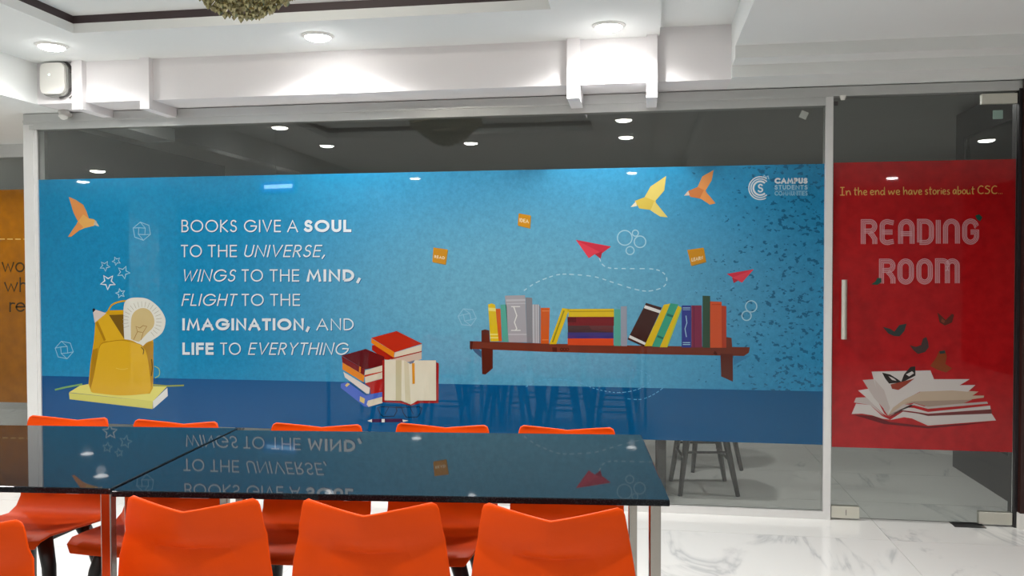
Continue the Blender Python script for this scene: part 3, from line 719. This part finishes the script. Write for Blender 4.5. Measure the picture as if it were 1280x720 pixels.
bird([(X4([(659, 77), (610, 105), (590, 150), (622, 168), (650, 122)], 700, 190, 3.43), OR1), (X4([(548, 168), (590, 150), (628, 168), (612, 202), (558, 192)], 700, 190, 3.43), OR3),
      (X4([(618, 162), (667, 220), (643, 226), (600, 198)], 700, 190, 3.43), OR1), (X4([(532, 187), (550, 166), (556, 186)], 700, 190, 3.43), ink(220, 200, 180))], 'orange paper bird at the top right')
# cubes in outline
for cx, cy, a, r in ((177.3, 289, .35, 11.5), (80.3, 437.5, .2, 11.5), (584, 396.5, .1, 11.5)):
    p = Print(FILMY); hx = [(cx+r*math.cos(a+k*PI/3), cy+r*math.sin(a+k*PI/3)) for k in range(6)]
    p.line(hx, 1.0, PALE2, True); inn = [(cx+r*.5*math.cos(a+.5+k*PI/2), cy+r*.5*math.sin(a+.5+k*PI/2)) for k in range(4)]
    p.line(inn, 1.0, PALE2, True); q = [(cx+(x-cx)*1.0, cy+(y-cy)) for x, y in hx]
    for k in range(4): p.line([inn[k], hx[(k*3//2) % 6]], .9, PALE2)
    p.build('printed_cube', blue)
for cx, cy, r, a, w in ((131.2, 332.5, 6.5, .2, 1.1), (145.6, 326.3, 5.5, .5, 1.0), (154.3, 340.4, 8.2, .1, 1.2), (135, 352.5, 9.5, .35, 1.6), (150.7, 366.7, 6, .7, 1.3)):
    p = Print(FILMY); p.line([(cx+(r if k % 2 == 0 else r*.45)*math.cos(a+k*PI/5), cy+(r if k % 2 == 0 else r*.45)*math.sin(a+k*PI/5)) for k in range(10)], w, INKW if w > 1.5 else PALE, True); p.build('printed_star', blue)
for cx, cy, r in ((781, 297.3, 9.2), (800, 302.2, 7.2), (794.2, 291.4, 3.8), (787.6, 313.2, 5), (939, 383, 7), (933.2, 394.7, 5.8)):
    p = Print(FILMY); p.circle(cx, cy, r, 1.3, PALE); p.build('printed_ring', blue)
NO = ink(204, 142, 36); NOS = ink(150, 130, 70)
for pts, tx, (x0, x1, yb, yt, sl) in (([(541.8, 309.3), (559.5, 311.8), (556.7, 330.4), (540.4, 327.3)], 'READ', (543, 556, 322.4, 318.8, -.15)),
                     ([(648.4, 266.7), (663.3, 269.3), (662.2, 285.1), (647.1, 281.6)], 'IDEA', (649.5, 660.8, 277.4, 272.6, -.15)),
                     ([(858.9, 312.4), (879.3, 309.5), (882.2, 327), (863.9, 332)], 'LEARN', (864.5, 878.5, 327, 322.6, .2))):
    p = Print(FILMY); p.poly([(x+.8, y+1.0) for x, y in pts], NOS); p.poly(pts, NO); word(p, tx, x0, x1, yb, yt, .75, ink(245, 225, 180), 0, .2, sl); p.build('printed_note', blue)
PR1, PR2 = ink(224, 66, 84), ink(178, 44, 62)
p = Print(FILMY); p.poly([(719.8, 299.8), (754, 315.5), (743.5, 317.8), (736, 322.8)], PR1); p.poly([(719.8, 299.8), (764, 308.1), (752.5, 316.5)], ink(206, 52, 72)); p.poly([(743.5, 317.8), (753, 314), (750.8, 323.6)], PR2); p.build('printed_paper_plane', blue)
p = Print(FILMY); p.poly([(908.4, 342.3), (942.2, 336.6), (916, 347)], ink(206, 52, 72)); p.poly([(942.2, 336.6), (927.5, 353.3), (915, 347.2)], PR1); p.poly([(915, 347.2), (923.2, 350.3), (917.2, 354)], PR2); p.build('printed_paper_plane', blue)
TR = ink(176, 214, 230); TR2 = ink(96, 170, 214)
p = Print(FILMY)
p.dashed([(749, 322.5), (754, 331.4), (764, 335.2), (787.5, 335.8), (816.6, 336.4), (829.7, 341.6), (833.5, 350.3), (828.3, 359.1), (810.8, 363.8), (793.3, 361.4), (767, 353.3), (743.7, 346), (717.5, 343.2), (700, 343), (685, 347), (668, 354.5), (651, 366)], 1.25, TR, 4.2, 3.2)
p.dashed([(917.2, 357.7), (904, 363), (875, 363.5), (860.5, 366), (856.8, 376.6)], 1.0, TR2, 3, 3); p.build('printed_trail', blue)
p = Print(FILMY)
Q = lambda L: X4(L, 560, 440, 3.556)
p.dashed(Q([(345, 155), (420, 125), (500, 122), (580, 135), (660, 165), (750, 180), (830, 170), (890, 140), (895, 105), (850, 82), (815, 80)]), 1.0, TR2, 2.4, 1.8)
p.dashed(Q([(798, 208), (860, 210), (920, 185), (970, 148)]), 1.0, TR2, 2.4, 1.8); p.build('printed_trail', blue)

# shelf and its printed books
Q = lambda L: X4(L, 570, 350, 3.368)
p = Print(FILMY); B1, B2, B3 = ink(112, 54, 40), ink(78, 34, 26), ink(92, 42, 32)
p.poly(Q([(58, 262), (107, 300), (107, 328), (80, 305), (70, 292)]), ink(52, 96, 130)); 
p.poly(Q([(1240, 318), (1168, 360), (1168, 322)]), ink(60, 130, 172))
p.poly(Q([(58, 257), (400, 268), (800, 277), (1237, 283), (1233, 306), (1212, 320), (800, 312), (400, 303), (110, 292), (58, 290)]), B1)
p.poly(Q([(58, 257), (72, 258), (66, 295), (58, 288)]), B2)
p.poly(Q([(107, 212), (122, 208), (140, 212), (143, 265), (107, 262)]), B3); p.poly(Q([(107, 286), (155, 290), (155, 372), (124, 398), (110, 396)]), B2)
p.poly(Q([(1137, 240), (1160, 244), (1163, 284), (1137, 282)]), B1); p.poly(Q([(1083, 310), (1090, 298), (1100, 310), (1098, 318)]), B2)
p.poly(Q([(1113, 310), (1165, 312), (1166, 428), (1116, 406)]), B3)
p.poly(Q([(405, 284), (425, 284), (425, 302), (407, 302)]), B2)
for k in range(3): p.circle(570+(445+k*12)/3.368, 350+292/3.368, 1.6, 1.0, B2)
p.build('printed_shelf', blue, 'brown wooden shelf with two brackets')
def pbook(polys):
    p = Print(FILMY, base=18)
    for q, m in polys: p.poly(Q(q), m)
    return p
YB, OB, TB, GB, GB2, GB3 = ink(222, 190, 30), ink(206, 92, 34), ink(84, 168, 150), ink(168, 166, 172), ink(134, 134, 140), ink(188, 188, 192)
WS = ink(226, 226, 222)
bks = [[([(135, 103), (150, 98), (165, 104), (180, 258), (145, 258)], YB), ([(136, 116), (167, 118), (168, 132), (137, 130)], ink(240, 224, 120)), ([(143, 226), (176, 226), (177, 232), (143, 232)], ink(240, 224, 120)), ([(144, 240), (178, 240), (178, 246), (144, 246)], ink(240, 224, 120))],
 [([(167, 121), (187, 121), (193, 258), (180, 258)], OB)], [([(187, 104), (213, 103), (220, 260), (196, 259)], TB)],
 [([(206, 66), (291, 64), (299, 262), (222, 262)], GB), ([(211, 82), (292, 80), (293, 88), (212, 90)], GB3), ([(213, 98), (293, 96), (293, 100), (213, 102)], GB3), ([(220, 226), (297, 226), (297, 232), (220, 232)], GB3)],
 [([(293, 73), (321, 75), (323, 264), (299, 264)], GB2)], [([(322, 103), (349, 103), (350, 266), (322, 265)], GB3), ([(331, 103), (334, 103), (335, 266), (332, 266)], GB2), ([(341, 103), (343, 103), (344, 266), (342, 266)], GB2)],
 [([(350, 109), (356, 109), (356, 266), (350, 266)], GB2)], [([(357, 117), (395, 117), (391, 268), (357, 268)], OB), ([(362, 128), (394, 128), (394, 132), (362, 132)], ink(226, 130, 70)), ([(362, 250), (390, 250), (390, 254), (362, 254)], ink(226, 130, 70))],
 [([(447, 118), (477, 122), (422, 270), (393, 270)], YB), ([(452, 128), (458, 129), (410, 262), (403, 262)], ink(150, 140, 30))],
 [([(470, 122), (665, 121), (665, 155), (474, 155), (474, 140)], YB), ([(476, 130), (664, 129), (664, 133), (478, 134)], ink(170, 145, 20))],
 [([(469, 155), (665, 155), (665, 192), (470, 192)], ink(118, 28, 34)), ([(470, 158), (506, 158), (506, 178), (470, 178)], ink(90, 16, 22))],
 [([(470, 192), (663, 192), (663, 221), (471, 221)], ink(74, 50, 52)), ([(560, 192), (663, 192), (663, 221), (570, 210)], ink(98, 52, 54))],
 [([(470, 221), (663, 221), (663, 246), (470, 246)], ink(66, 56, 122))], [([(470, 246), (663, 246), (663, 276), (470, 274)], ink(214, 78, 40))],
 [([(665, 123), (692, 123), (693, 278), (665, 277)], TB)], [([(694, 111), (719, 110), (720, 278), (695, 278)], ink(150, 156, 170))],
 [([(800, 96), (866, 116), (792, 281), (722, 250)], ink(66, 38, 34)), ([(796, 106), (862, 128), (858, 140), (791, 118)], WS), ([(732, 232), (799, 264), (795, 274), (728, 243)], WS)],
 [([(875, 104), (902, 99), (826, 278), (793, 278)], YB)], [([(903, 98), (937, 103), (858, 282), (824, 280)], ink(60, 160, 130)), ([(890, 140), (916, 150), (912, 158), (886, 150)], ink(40, 110, 96)), ([(850, 232), (874, 242), (870, 250), (846, 240)], ink(40, 110, 96))],
 [([(935, 108), (951, 118), (890, 283), (858, 283)], YB), ([(944, 112), (951, 118), (890, 283), (884, 283)], ink(190, 200, 60))],
 [([(950, 107), (990, 107), (990, 284), (950, 284)], ink(54, 64, 140)), ([(955, 116), (986, 116), (986, 119), (955, 119)], PALE), ([(955, 124), (986, 124), (986, 126), (955, 126)], PALE), ([(955, 262), (986, 262), (986, 265), (955, 265)], PALE), ([(955, 270), (986, 270), (986, 273), (955, 273)], PALE)],
 [([(991, 107), (1034, 107), (1036, 284), (991, 284)], ink(128, 48, 76)), ([(1000, 107), (1003, 107), (1004, 284), (1001, 284)], ink(96, 36, 66))],
 [([(1038, 66), (1070, 67), (1070, 285), (1038, 285)], ink(56, 82, 64))],
 [([(1070, 90), (1118, 92), (1121, 285), (1070, 285)], ink(206, 86, 48)), ([(1076, 102), (1116, 102), (1116, 105), (1076, 105)], ink(170, 64, 38))],
 [([(1118, 108), (1138, 110), (1138, 285), (1120, 285)], ink(176, 66, 42))]]
for k, b_ in enumerate(bks):
    p = pbook(b_)
    if k == 3: p.line(Q([(243, 112), (256, 150), (246, 178), (256, 205), (248, 214)]), 1.3, WS); p.line(Q([(232, 112), (270, 112)]), 1.1, WS); p.line(Q([(232, 212), (272, 212)]), 1.1, WS)
    if k == 20: p.line(Q([(968, 150), (972, 180), (964, 205), (970, 240)]), .9, PALE)
    p.build('printed_book', blue)

# book stack, open book, glasses, pen
Q = lambda L: X4(L, 400, 390, 4.8)
CR, RD, DR, OG = ink(218, 208, 186), ink(186, 44, 26), ink(96, 18, 26), ink(226, 132, 30)
def pstack(polys, name='printed_book', label=None, base=4):
    p = Print(FILMY, base=base)
    for q, m in polys: p.poly(Q(q), m)
    p.build(name, blue, label)
pstack([([(312, 200), (345, 195), (450, 268), (440, 300), (390, 285), (312, 228)], ink(170, 34, 22)), ([(415, 285), (610, 238), (610, 282), (560, 300), (430, 300)], ink(206, 186, 168)), ([(345, 205), (440, 275), (610, 232), (610, 240), (430, 284)], ink(160, 30, 24))])
pstack([([(308, 155), (460, 114), (613, 190), (448, 242)], RD), ([(308, 158), (448, 242), (442, 274), (308, 186)], OG), ([(450, 243), (612, 194), (609, 234), (444, 273)], CR)], base=8)
pstack([([(125, 430), (165, 420), (275, 500), (375, 478), (378, 545), (290, 570), (265, 566), (125, 455)], ink(74, 104, 196)), ([(165, 425), (180, 432), (160, 450), (150, 440)], ink(214, 190, 120)), ([(240, 505), (270, 520), (265, 550), (238, 535)], ink(214, 190, 120)),
        ([(287, 532), (376, 508), (376, 545), (292, 569), (280, 555)], CR)], base=4)
pstack([([(140, 358), (300, 455), (295, 491), (280, 490), (150, 392)], ink(222, 212, 204)), ([(268, 428), (385, 398), (385, 478), (304, 492), (300, 452)], ink(176, 34, 30))], base=10)
pstack([([(135, 303), (268, 382), (262, 422), (135, 344)], OG), ([(270, 388), (376, 358), (376, 398), (272, 427)], CR), ([(268, 376), (376, 346), (376, 360), (268, 390)], RD)], base=16)
pstack([([(130, 262), (275, 221), (386, 268), (386, 320), (270, 345)], DR), ([(130, 264), (270, 345), (266, 380), (135, 302)], ink(122, 24, 28)), ([(272, 350), (374, 320), (375, 356), (268, 378)], CR), ([(236, 326), (246, 330), (244, 364), (234, 358)], OG)], base=22)
CP, CP2 = ink(224, 218, 196), ink(196, 188, 152)
pstack([([(374, 290), (388, 286), (390, 532), (490, 534), (542, 556), (585, 532), (697, 530), (697, 300), (713, 308), (711, 546), (600, 546), (545, 562), (480, 546), (374, 540)], ink(154, 32, 32)),
        ([(388, 286), (505, 290), (532, 306), (545, 555), (490, 532), (388, 530)], CP), ([(532, 306), (570, 290), (696, 290), (697, 531), (585, 531), (545, 555)], CP),
        ([(455, 289), (490, 289), (488, 532), (455, 531)], CP2), ([(505, 292), (532, 307), (545, 555), (512, 540)], ink(210, 202, 172)),
        ([(530, 300), (570, 288), (560, 306), (540, 312)], ink(120, 130, 150)), ([(552, 308), (568, 306), (570, 430), (555, 432)], ink(214, 144, 40))], 'printed_open_book', 'open book with cream pages, red cover and orange ribbon', base=30)
p = Print(FILMY, base=4); GLS = ink(14, 46, 78)
for q in ([(345, 575), (365, 568), (455, 572), (462, 592), (445, 625), (380, 628), (362, 612)], [(490, 572), (595, 568), (610, 576), (600, 610), (585, 630), (520, 632), (500, 606)]): p.line(Q(q), 1.3, GLS, True)
p.line(Q([(455, 572), (490, 572)]), 2.4, GLS); p.line(Q([(412, 572), (390, 612)]), 1.0, GLS); p.line(Q([(540, 572), (560, 612)]), 1.0, GLS); p.build('printed_glasses', blue, 'dark outlined glasses')
pstack([([(284, 653), (312, 643), (312, 662)], WS), ([(312, 642), (495, 640), (500, 660), (312, 662)], ink(66, 20, 66)), ([(370, 642), (388, 642), (388, 662), (370, 662)], WS), ([(495, 645), (530, 652), (498, 660)], WS)], 'printed_pen', 'dark purple pen')

# backpack
Q = lambda L: X4(L, 0, 350, 4)
BY, BY2, BY3, BD = ink(208, 158, 22), ink(222, 174, 34), ink(176, 128, 16), ink(120, 88, 24)
p = Print(FILMY, base=2)
p.poly(Q([(345, 562), (400, 528), (445, 520), (835, 533), (765, 606)]), ink(228, 220, 116)); p.poly(Q([(345, 564), (765, 606), (763, 645), (348, 596)]), ink(214, 208, 104)); p.poly(Q([(765, 606), (837, 538), (839, 580), (766, 644)]), ink(226, 226, 220))
p.build('printed_book', blue, 'pale yellow book lying flat')
p = Print(FILMY, base=8)
p.line(Q([(275, 549), (330, 536), (412, 521)]), 2.4, ink(120, 170, 96)); p.line(Q([(765, 524), (840, 530), (920, 527)]), 2.0, ink(150, 160, 70)); p.line(Q(smooth([(772, 430), (795, 445), (796, 475), (775, 490)])), 1.2, ink(150, 190, 120))
p.line(Q(smooth([(540, 158), (560, 125), (600, 108), (640, 104)])), 2.2, BY)
p.poly(Q([(478, 190), (500, 178), (545, 152), (622, 150), (640, 300), (766, 300), (768, 440), (765, 540), (750, 568), (600, 575), (455, 556), (443, 520), (452, 420), (470, 300)]), BY)
p.poly(Q([(545, 175), (622, 172), (626, 296), (600, 298)]), BD)
p.poly(Q([(478, 212), (530, 168), (545, 175), (622, 296), (545, 306), (520, 306)]), BY2); p.poly(Q([(478, 214), (490, 206), (530, 300), (520, 306)]), BY3); p.poly(Q([(465, 160), (478, 148), (532, 166), (500, 192), (474, 214)]), ink(218, 204, 196)); p.poly(Q([(462, 146), (472, 141), (478, 150), (466, 162)]), ink(24, 22, 30))
p.poly(Q([(490, 340), (480, 420), (455, 556), (448, 520), (462, 350)]), BY3)
for q in ([(706, 345), (735, 372), (752, 556), (766, 500), (768, 310), (740, 302)],): p.poly(Q(q), BY3)
bulb = smooth([(622, 296), (618, 200), (622, 118), (650, 92), (700, 88), (745, 98), (790, 132), (820, 175), (828, 212), (812, 262), (770, 296), (735, 312), (710, 332), (690, 318), (660, 302), (622, 296)], 6)
p.poly(Q(bulb), ink(226, 224, 214))
p.poly(Q(smooth([(655, 296), (656, 200), (672, 160), (710, 140), (748, 152), (770, 190), (768, 232), (735, 268), (705, 300), (690, 308), (655, 296)], 6)), ink(206, 182, 126))
p.line(Q([(668, 300), (688, 258), (680, 232), (700, 240), (715, 228), (735, 232), (716, 262), (706, 300)]), .9, ink(160, 120, 60)); p.line(Q([(688, 258), (712, 262)]), .9, ink(160, 120, 60))
for k in range(22):
    a = math.radians(-200+k*12); cx, cy = 712, 205; p.line(Q([(cx+70*math.cos(a), cy+70*math.sin(a)), (cx+98*math.cos(a), cy+98*math.sin(a))]), .7, ink(176, 172, 160))
p.poly(Q(smooth([(505, 322), (560, 306), (620, 302), (700, 322), (732, 365), (748, 460), (752, 555), (700, 572), (600, 577), (500, 568), (455, 556), (465, 500), (482, 420), (494, 350), (505, 322)], 5)), BY2)
p.line(Q(smooth([(482, 400), (505, 322), (560, 306), (620, 302), (700, 322), (722, 345)])), .9, BY3); p.line(Q([(706, 335), (720, 350), (716, 372)]), 1.2, ink(60, 50, 30)); p.line(Q([(758, 395), (763, 440), (757, 480)]), 1.5, ink(90, 70, 20)); p.line(Q(smooth([(580, 440), (610, 447), (640, 442)])), .8, ink(236, 200, 90))
p.build('printed_backpack', blue, 'yellow backpack holding a pencil and a light bulb')

# club emblem
p = Print(FILMY)
cx, cy = 950.3, 235.2
for r, w, a0, a1 in ((14.2, 1.3, 55, 300), (11.6, 1.3, 45, 315), (8.6, 2.2, 48, 312)):
    p.line([(cx+r*math.cos(math.radians(a)), cy-r*math.sin(math.radians(a))) for a in [a0+(a1-a0)*k/28 for k in range(29)]], w, INKW)
word(p, 'S', cx-3.2, cx+3.6, cy+5.4, cy-5.4, 1.7, INKW)
p.line([(952.5, 222.5), (955.5, 219.2), (957, 222), (960, 220), (961, 224)], 1.1, PALE); p.build('printed_emblem', blue, 'white emblem of an S inside open rings')
for tx, yt, yb, w, m in (('CAMPUS', 222.4, 229.6, 2.0, INKW), ('STUDENTS', 231.3, 236.8, 1.05, PALE), ('COMMUNITIES', 238.8, 244.4, .95, PALE2)):
    p = Print(FILMY); word(p, tx, 968.3, 1009.4, yb, yt, w, m); p.line([(968.3, 238), (1009, 238)], .35, PALE2) if tx == 'STUDENTS' else None; p.build('printed_word', blue)

# ---------------- red mural on the door
red = film('door_mural', XD1+.008, XR-.006, FILMY, M_RED, 'red printed film on the glass door reading READING ROOM above an open book with butterflies', 'mural', .447, 2.188)
HYEL = ink(248, 206, 110)
HW = {
 'I': (.42, [[(.02, 1), (.40, 1)], [(.21, 1), (.20, 0)], [(0, 0), (.42, 0)]]), 'n': (.40, [[(0, .58), (.04, 0), (.06, .35), (.20, .56), (.32, .46), (.38, 0)]]),
 't': (.30, [[(.14, .95), (.13, .1), (.25, 0)], [(0, .62), (.34, .64)]]), 'h': (.40, [[(.02, 1), (.04, 0), (.08, .36), (.22, .56), (.33, .44), (.38, 0)]]),
 'e': (.36, [[(.03, .28), (.30, .34), (.28, .52), (.14, .58), (.03, .40), (.05, .12), (.18, 0), (.36, .08)]]),
 'd': (.42, [[(.32, .48), (.16, .56), (.02, .34), (.06, .05), (.22, .02), (.34, .26), (.38, 1), (.38, .1), (.44, 0)]]),
 'w': (.56, [[(0, .54), (.10, .02), (.26, .46), (.40, .02), (.56, .58)]]), 'a': (.40, [[(.33, .48), (.16, .56), (.02, .30), (.08, .02), (.24, .08), (.35, .50), (.34, .08), (.42, 0)]]),
 'v': (.36, [[(0, .55), (.15, 0), (.36, .58)]]), 's': (.30, [[(.28, .54), (.10, .54), (.06, .36), (.26, .20), (.20, 0), (0, .03)]]),
 'o': (.36, [[(.18, .56), (.03, .40), (.04, .10), (.20, 0), (.34, .16), (.33, .44), (.18, .56)]]), 'r': (.28, [[(.02, .56), (.05, 0), (.08, .36), (.26, .56)]]),
 'i': (.06, [[(.03, .54), (.04, 0)], [(.03, .72), (.03, .78)]]), 'b': (.38, [[(.02, 1), (.04, .02), (.20, .0), (.34, .18), (.28, .44), (.06, .38)]]),
 'u': (.38, [[(0, .56), (.04, .08), (.18, 0), (.32, .2), (.34, .56), (.34, .06), (.42, 0)]]), 'C': (.50, [[(.48, .90), (.26, 1), (.04, .66), (.06, .18), (.28, 0), (.50, .10)]]),
 'S': (.46, [[(.44, .92), (.18, 1), (.06, .76), (.40, .42), (.30, .04), (0, .04)]]), '.': (.03, [[(0, 0), (.04, .02)]])}
for tx, x0, x1 in (('In', 72, 120), ('the', 134, 194), ('end', 208, 274), ('we', 290, 342), ('have', 357, 441), ('stories', 455, 566), ('about', 580, 676), ('CSC...', 692, 802)):
    p = Print(FILMY); X0p, X1p = 1030+x0/3.6, 1030+x1/3.6; h = 9.6; tot = sum(HW[c][0]+.12 for c in tx)-.12; k = (X1p-X0p)/tot; x = X0p
    yb = 180+(230-(x0-70)*.011)/3.6
    for c_ in tx:
        for st_ in HW[c_][1]: p.line([(x+a*k, yb-b_*h) for a, b_ in (smooth(st_, 4) if len(st_) > 2 else st_)], .95, HYEL); p.k += .01
        x += (HW[c_][0]+.12)*k
    p.build('printed_word', red)
PK = ink(232, 176, 182)
# triple-line lettering, centre lines in unit boxes (w = letter width in px)
def tri(path, x0, x1, yb, yt, p, off=3.2):
    W_, H_ = (x1-x0-2*off), (yb-yt-2*off)
    P = dedupe([Vector((x0+off+a*W_, yb-off-b_*H_)) for a, b_ in path], .05)
    for o_ in (-off+.7, -off*.33+.2, off*.33-.2, off-.7):
        out = []
        for i in range(len(P)):
            d1 = (P[i]-P[i-1]).normalized() if i > 0 else (P[1]-P[0]).normalized()
            d2 = (P[i+1]-P[i]).normalized() if i < len(P)-1 else d1
            t = (d1+d2); t = t.normalized() if t.length > .05 else d2
            n = Vector((-t.y, t.x)); c_ = max(.5, n.dot(Vector((-d2.y, d2.x)))); out.append(tuple(P[i]+n*o_/c_))
        p.line(out, .85, PK)
    p.k += .3
def rc_(x, y, r, a0, a1, n=8, ar=1.0): return [(x+r*math.cos(math.radians(a0+(a1-a0)*k/n)), y+ar*r*math.sin(math.radians(a0+(a1-a0)*k/n))) for k in range(n+1)]
T = {
 'R': [[(0, -.06), (0, 1)]+[(.5, 1)]+rc_(.62, .78, .38, 90, -90, 8, .58)+[(.1, .56)], [(.55, .5), (.80, .36), (1, .18), (1, -.06)]],
 'E': [[(1, .94)]+rc_(.45, .80, .45, 60, 180, 8, .44)+[(0, .5)]+rc_(.45, .20, .45, 180, 300, 8, .44)+[(1, .06)], [(0, .5), (.9, .5)]],
 'A': [[(0, -.06), (0, .70)]+rc_(.5, .70, .5, 180, 0, 12, .6)+[(1, -.06)], [(0, .42), (1, .42)]],
 'D': [[(.0, 0), (0, 1), (.5, 1)]+rc_(.5, .70, .5, 90, 0, 6, .6)+[(1, .30)]+rc_(.5, .30, .5, 0, -90, 6, .6)+[(0, 0)]],
 'I': [[(.5, -.06), (.5, 1.06)]],
 'N': [[(0, -.06), (0, .70)]+rc_(.5, .70, .5, 180, 0, 12, .6)+[(1, -.06)]],
 'G': [[(1, .74)]+rc_(.5, .70, .5, 8, 180, 10, .6)+[(0, .30)]+rc_(.5, .30, .5, 180, 360, 10, .6)+[(1, .48), (.5, .48)]],
 'O': [rc_(.5, .70, .5, 0, 180, 12, .6)+[(0, .30)]+rc_(.5, .30, .5, 180, 360, 12, .6)+[(1, .70)]],
 'M': [[(0, -.06), (0, 1), (.22, 1)]+rc_(.28, .80, .22, 90, 0, 5, .9)+[(.5, -.06)], [(.5, .5), (.5, .8)]+rc_(.75, .78, .25, 180, 0, 10, .85)+[(1, -.06)]],
}
for wd_ in ([('R', 165, 240), ('E', 250, 325), ('A', 333, 408), ('D', 418, 495), ('I', 500, 528), ('N', 535, 612), ('G', 621, 698)], [('R', 247, 322), ('O', 330, 405), ('O', 415, 490), ('M', 499, 611)]):
    top = (338, 456) if wd_[-1][0] == 'G' else (516, 634)
    for ch_, a_, b_ in wd_:
        p = Print(FILMY); dx = -(a_-160)*.006
        for path in T[ch_]: tri(path, 1030+a_/3.6, 1030+b_/3.6, 180+(top[1]+dx)/3.6, 180+(top[0]+dx)/3.6, p)
        p.build('printed_letter', red)

Q = lambda L: X4(L, 1030, 380, 4)
PG, PG2, PG3, PSH = ink(222, 214, 210), ink(204, 192, 186), ink(206, 184, 160), ink(120, 50, 50)
p = Print(FILMY)
for q, m in (([(138, 552), (250, 560), (330, 590), (520, 612), (860, 586), (700, 606), (520, 622), (300, 600)], ink(110, 10, 20)),
   ([(138, 550), (160, 498), (230, 505), (290, 560), (330, 578), (292, 573), (240, 556), (190, 548)], PG), ([(330, 580), (395, 538), (470, 548), (520, 560), (838, 548), (860, 582), (520, 608), (440, 572), (400, 566)], PG),
   ([(150, 492), (160, 468), (215, 466), (300, 560), (315, 572), (230, 505)], PG2), ([(320, 570), (380, 528), (420, 536), (520, 550), (838, 526), (838, 548), (520, 560), (470, 548), (395, 536)], PSH),
   ([(320, 565), (390, 515), (450, 520), (520, 540), (830, 508), (833, 526), (520, 548), (420, 534), (380, 530)], PG), ([(315, 560), (395, 500), (450, 506), (520, 524), (820, 498), (815, 488), (500, 512), (450, 496)], PG2),
   ([(170, 432), (235, 422), (300, 545), (315, 560), (290, 545), (215, 470)], PG), ([(193, 380), (252, 376), (318, 545), (250, 470)], PG2),
   ([(318, 560), (345, 515), (400, 475), (480, 440), (500, 420), (772, 438), (742, 458), (800, 458), (798, 468), (740, 476), (700, 494), (520, 514), (450, 494), (395, 502)], PG3),
   ([(238, 338), (532, 332), (550, 376), (728, 376), (678, 406), (757, 405), (720, 438), (640, 432), (480, 438), (400, 478), (345, 518), (320, 556), (305, 535), (260, 420)], PG),
   ([(252, 376), (300, 430), (330, 520), (318, 556), (300, 530), (262, 430)], PG2), ([(400, 495), (450, 486), (740, 478), (700, 496), (520, 514), (450, 494)], ink(176, 152, 136))):
    p.poly(Q(q), m)
p.build('printed_open_book', red, 'open book with fanned white pages')
def bfly(polys, label):
    p = Print(FILMY, base=16)
    for q, m in polys: p.poly(Q(q), m)
    p.build('printed_butterfly', red, label)
GK, GK2 = ink(52, 66, 64), ink(78, 60, 58)
bfly([([(290, 343), (330, 352), (362, 372), (386, 388), (400, 352), (432, 314), (456, 312), (457, 358), (425, 374), (392, 392), (325, 398), (305, 372)], ink(40, 30, 28)), ([(322, 360), (350, 372), (362, 384), (340, 380)], PG), ([(410, 352), (440, 336), (450, 346), (425, 362)], PG), ([(332, 402), (392, 388), (452, 372), (412, 404), (372, 430), (340, 424)], ink(158, 60, 40))], 'black, white and red butterfly on the open book')
bfly([([(293, 114), (330, 124), (352, 138), (375, 106), (413, 98), (402, 134), (378, 162), (350, 160), (322, 148)], GK)], 'dark green butterfly')
bfly([([(428, 206), (460, 214), (485, 205), (495, 172), (512, 165), (520, 190), (524, 215), (505, 240), (470, 250), (448, 232)], GK2)], None)
bfly([([(566, 42), (590, 62), (608, 80), (640, 48), (650, 55), (640, 92), (604, 108), (578, 92)], ink(96, 46, 36)), ([(590, 72), (606, 84), (600, 96), (584, 88)], ink(140, 70, 50))], None)
bfly([([(530, 310), (560, 270), (575, 236), (604, 230), (614, 262), (606, 300), (640, 322), (610, 342), (570, 330)], ink(150, 70, 32)), ([(575, 236), (604, 232), (606, 246), (580, 250)], GK)], 'orange butterfly')
bfly([(X4([(680, 322), (700, 316), (712, 330), (700, 346), (688, 340)], 0, 0, 1), GK)], None) if False else None
for q in (X4([(680, 322), (698, 316), (713, 330), (702, 348), (688, 340)], 1030, 180, 3.6), X4([(212, 632), (232, 618), (240, 602), (258, 604), (258, 622), (240, 634)], 1030, 180, 3.6)):
    p = Print(FILMY, base=16); p.poly(q, ink(36, 84, 72)); p.build('printed_butterfly', red)

# ---------------- yellow mural
FY2 = Y2+.0074
za = onwall(15, 237, FY2)[1]; zb = onwall(15, 503, FY2)[1]
yel = film('partition_mural', FX0+.1, -4.36, FY2, M_YEL, 'amber printed film with dark lettering on the partition left of the white post', 'mural', zb, za)
GR2 = ink(58, 40, 6)
for tx, x0, x1, yb, yt in (('wo', 2, 31, 340.5, 321), ('wh', 5, 34, 365, 346.5), ('re', 11.5, 32, 390, 371.5)):
    p = Print(FY2); word(p, tx, x0, x1, yb, yt, 2.3, GR2, gap=.1); p.build('printed_word', yel)
p = Print(FY2); 
for k in range(-6, 4): p.line([(k*10-1, 298.8+k*.05), (k*10+6, 298.9+k*.05)], 1.1, ink(220, 190, 120))
p.build('printed_dashes', yel)
